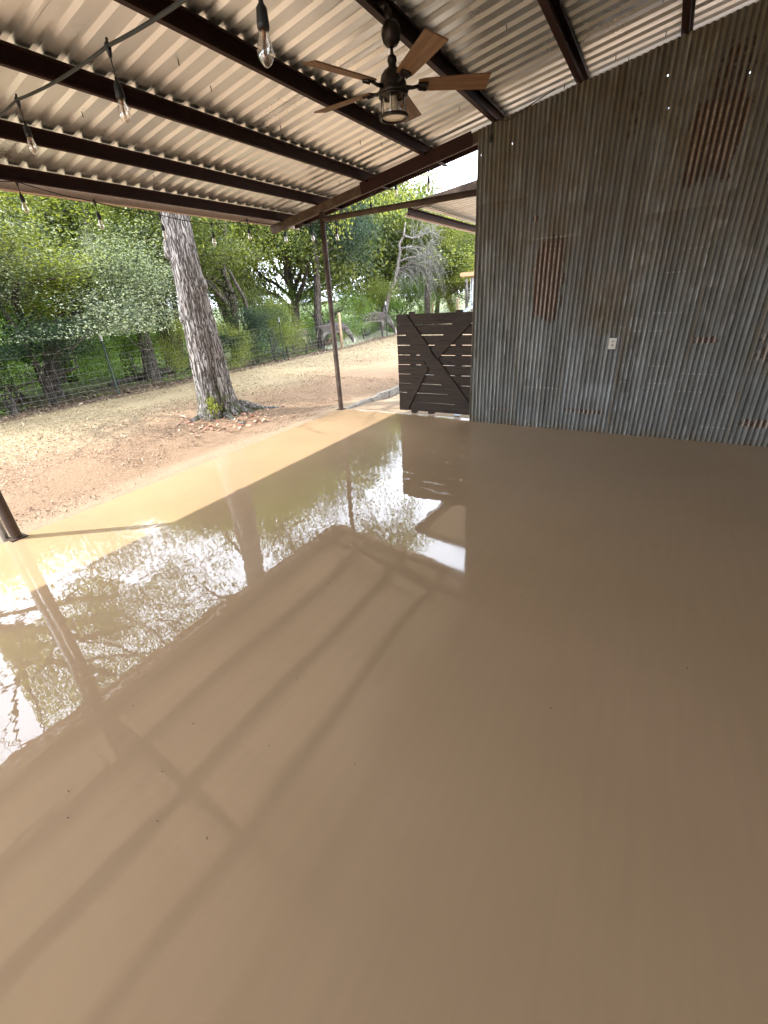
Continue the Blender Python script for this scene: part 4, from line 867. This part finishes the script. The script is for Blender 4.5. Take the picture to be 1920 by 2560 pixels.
# ------------------------------------------------------------------ hay, brush
for i, (x, y, s, lb) in enumerate(((16.9, 11.7, .55, 'greyish pile of hay right of the first donkey'), (15.9, 11.35, .45, 'yellowish pile of hay beside the wooden fence post'), (20.1, 12.0, .6, 'pale pile of hay in front of the second donkey'), (18.6, 12.6, .6, 'long low pile of hay between the two donkeys'))):
    nr = np.random.default_rng(i); n = 1800; C_ = nr.normal(size=(n, 3)) * np.array([s * .8, s * .5, .0]); r2 = (C_[:, 0] / (s * .8)) ** 2 + (C_[:, 1] / (s * .5)) ** 2; C_[:, 2] = .26 * np.exp(-r2 * .7) * nr.random(n) + .02
    V, F = leaves(C_, .18, nr, .25); o_ = link('hay_pile', np_mesh('hay_pile', V, F), M['hay'], None, (x, y, float(tz(x, y)))); tag(o_, lb, 'hay', 'hay piles behind the fence')
b = MB(); rg = random.Random(3)
for i in range(26):
    a = rg.uniform(-.5, .5); c = Vector((rg.gauss(0, .5), rg.gauss(0, .3), rg.uniform(.05, .3))); d = Vector((math.cos(a), math.sin(a), rg.uniform(0, .25))) * rg.uniform(.5, 1.0); b.tube([c - d, c, c + d], [.012, .018, .010], 5)
tag(b.build('brush_pile', M['brush'], None, (18.3, 13.3, float(tz(18.3, 13.3)))), 'pile of orange brown branches between the donkeys', 'brush pile')

# ------------------------------------------------------------------ donkeys
def donkey_mesh():
    J = {}; E_ = []
    def j(n, p, r, par=None):
        J[n] = (len(J), Vector(p), r)
        if par: E_.append((J[par][0], J[n][0]))
    j('hip', (-.42, 0, .93), (.20, .23)); j('mid', (-.05, 0, .88), (.225, .25), 'hip'); j('sho', (.34, 0, .90), (.19, .23), 'mid')
    j('n1', (.56, 0, .86), (.11, .17), 'sho'); j('n2', (.76, 0, .62), (.085, .125), 'n1'); j('pol', (.90, 0, .42), (.075, .095), 'n2'); j('face', (.97, 0, .26), (.062, .08), 'pol'); j('nose', (1.02, 0, .12), (.05, .055), 'face')
    for s in (1, -1):
        t = 'L' if s > 0 else 'R'
        j('fe' + t, (.36, s * .12, .66), (.075, .085), 'sho'); j('fk' + t, (.37 + .03 * s, s * .12, .36), (.042, .046), 'fe' + t); j('ff' + t, (.37 + .03 * s, s * .12, .09), (.032, .034), 'fk' + t); j('fh' + t, (.40 + .03 * s, s * .12, .02), (.045, .045), 'ff' + t)
        j('hs' + t, (-.40, s * .12, .66), (.10, .12), 'hip'); j('hk' + t, (-.54 + .03 * s, s * .12, .40), (.045, .055), 'hs' + t); j('hf' + t, (-.50 + .03 * s, s * .12, .10), (.033, .036), 'hk' + t); j('hh' + t, (-.47 + .03 * s, s * .12, .02), (.045, .045), 'hf' + t)
        j('e1' + t, (.84, s * .07, .52), (.022, .03), 'pol'); j('e2' + t, (.78, s * .12, .62), (.028, .018), 'e1' + t); j('e3' + t, (.73, s * .15, .70), (.012, .008), 'e2' + t)
    j('tl', (-.66, 0, .84), (.03, .03), 'hip'); j('tm', (-.72, 0, .6), (.02, .02), 'tl'); j('te', (-.70, 0, .38), (.035, .03), 'tm')
    me = bpy.data.meshes.new('donkey'); me.from_pydata([v[1] for v in J.values()], E_, []); ob = bpy.data.objects.new('tmp', me); COL.objects.link(ob)
    ob.modifiers.new('s', 'SKIN'); ob.modifiers.new('ss', 'SUBSURF').levels = 2
    if not me.skin_vertices: 
        bm = bmesh.new(); bm.from_mesh(me); bm.verts.layers.skin.verify(); bm.to_mesh(me); bm.free()
    for k_, v in zip(J.values(), me.skin_vertices[0].data): v.radius = k_[2]; v.use_root = False
    me.skin_vertices[0].data[0].use_root = True
    dg = bpy.context.evaluated_depsgraph_get(); ev = ob.evaluated_get(dg); nm = bpy.data.meshes.new_from_object(ev); bpy.data.objects.remove(ob)
    nm.polygons.foreach_set('use_smooth', [True] * len(nm.polygons)); return nm
def m_donkey():
    t = NT('donkey_coat'); o = t.n('TexCoord').outputs['Object']; s = t.n('SeparateXYZ', {'Vector': o}); z = s.outputs[2]; x = s.outputs[0]; n = t.noise(o, 9, 4)
    c = t.mix(t.rng(n, .3, .7), (.045, .034, .028), (.085, .066, .055)); pale = t.math('MULTIPLY', t.rng(z, .76, .66), t.rng(z, .42, .60)); c = t.mix(t.math('MULTIPLY', pale, .7), c, (.26, .235, .20))
    c = t.mix(t.math('MULTIPLY', t.rng(x, .96, 1.0), .9), c, (.55, .50, .44)); t.pbr(Base_Color=c, Roughness=.85, Normal=t.bump(t.noise(o, 60, 3), .4, .01)); return t.m
dm = donkey_mesh(); dm.name = 'donkey'; dm.materials.clear(); dm.materials.append(m_donkey()); cm = simple('dark_mane_hair', (.03, .022, .018), .9)
def donkey(x, y, rz, s, lb):
    o = link('donkey', dm, None, None, (x, y, float(tz(x, y)))); o.rotation_euler = (0, 0, rz); o.scale = (s,) * 3; tag(o, lb, 'donkey', 'donkeys grazing behind the fence')
    b = MB(); b.tube([(.50, 0, 1.04), (.70, 0, .80), (.84, 0, .56)], [.02, .032, .02], 6); b.build('mane', cm, o); return o
donkey(15.45, 11.55, R(-30), .95, 'grey brown donkey grazing head down beside the wooden fence post')
donkey(19.05, 11.75, R(-40), 1.10, 'donkey with pale belly grazing just left of the gate')
donkey(14.0, 12.4, R(150), .95, 'grey donkey mostly hidden by bushes left of the corner post')

# ------------------------------------------------------------------ bits on the floor
b = MB(); rg = random.Random(9)
for (x, y) in [(.55, 1.75), (.62, 1.42), (1.02, 1.18), (1.05, 1.22), (.42, 1.35), (.95, 1.95), (1.7, 1.5), (2.1, .4), (.8, .7), (.2, 1.6), (.3, 1.2), (1.4, .1), (2.6, 1.9), (.15, 1.5), (1.3, 2.2), (.7, 1.05), (.35, 1.0), (1.9, -.4)]:
    a = rg.uniform(0, 3.1); L_ = rg.uniform(.002, .005); b.tube([(x - L_ * math.cos(a), y - L_ * math.sin(a), .003), (x, y, .005), (x + L_ * math.cos(a), y + L_ * math.sin(a), .003)], [.001, .002, .001], 5)
tag(b.build('debris_specks', simple('brown_speck', (.14, .09, .05), .7)), 'tiny seeds and grit specks stuck on the glossy floor', 'debris', None, 'stuff')
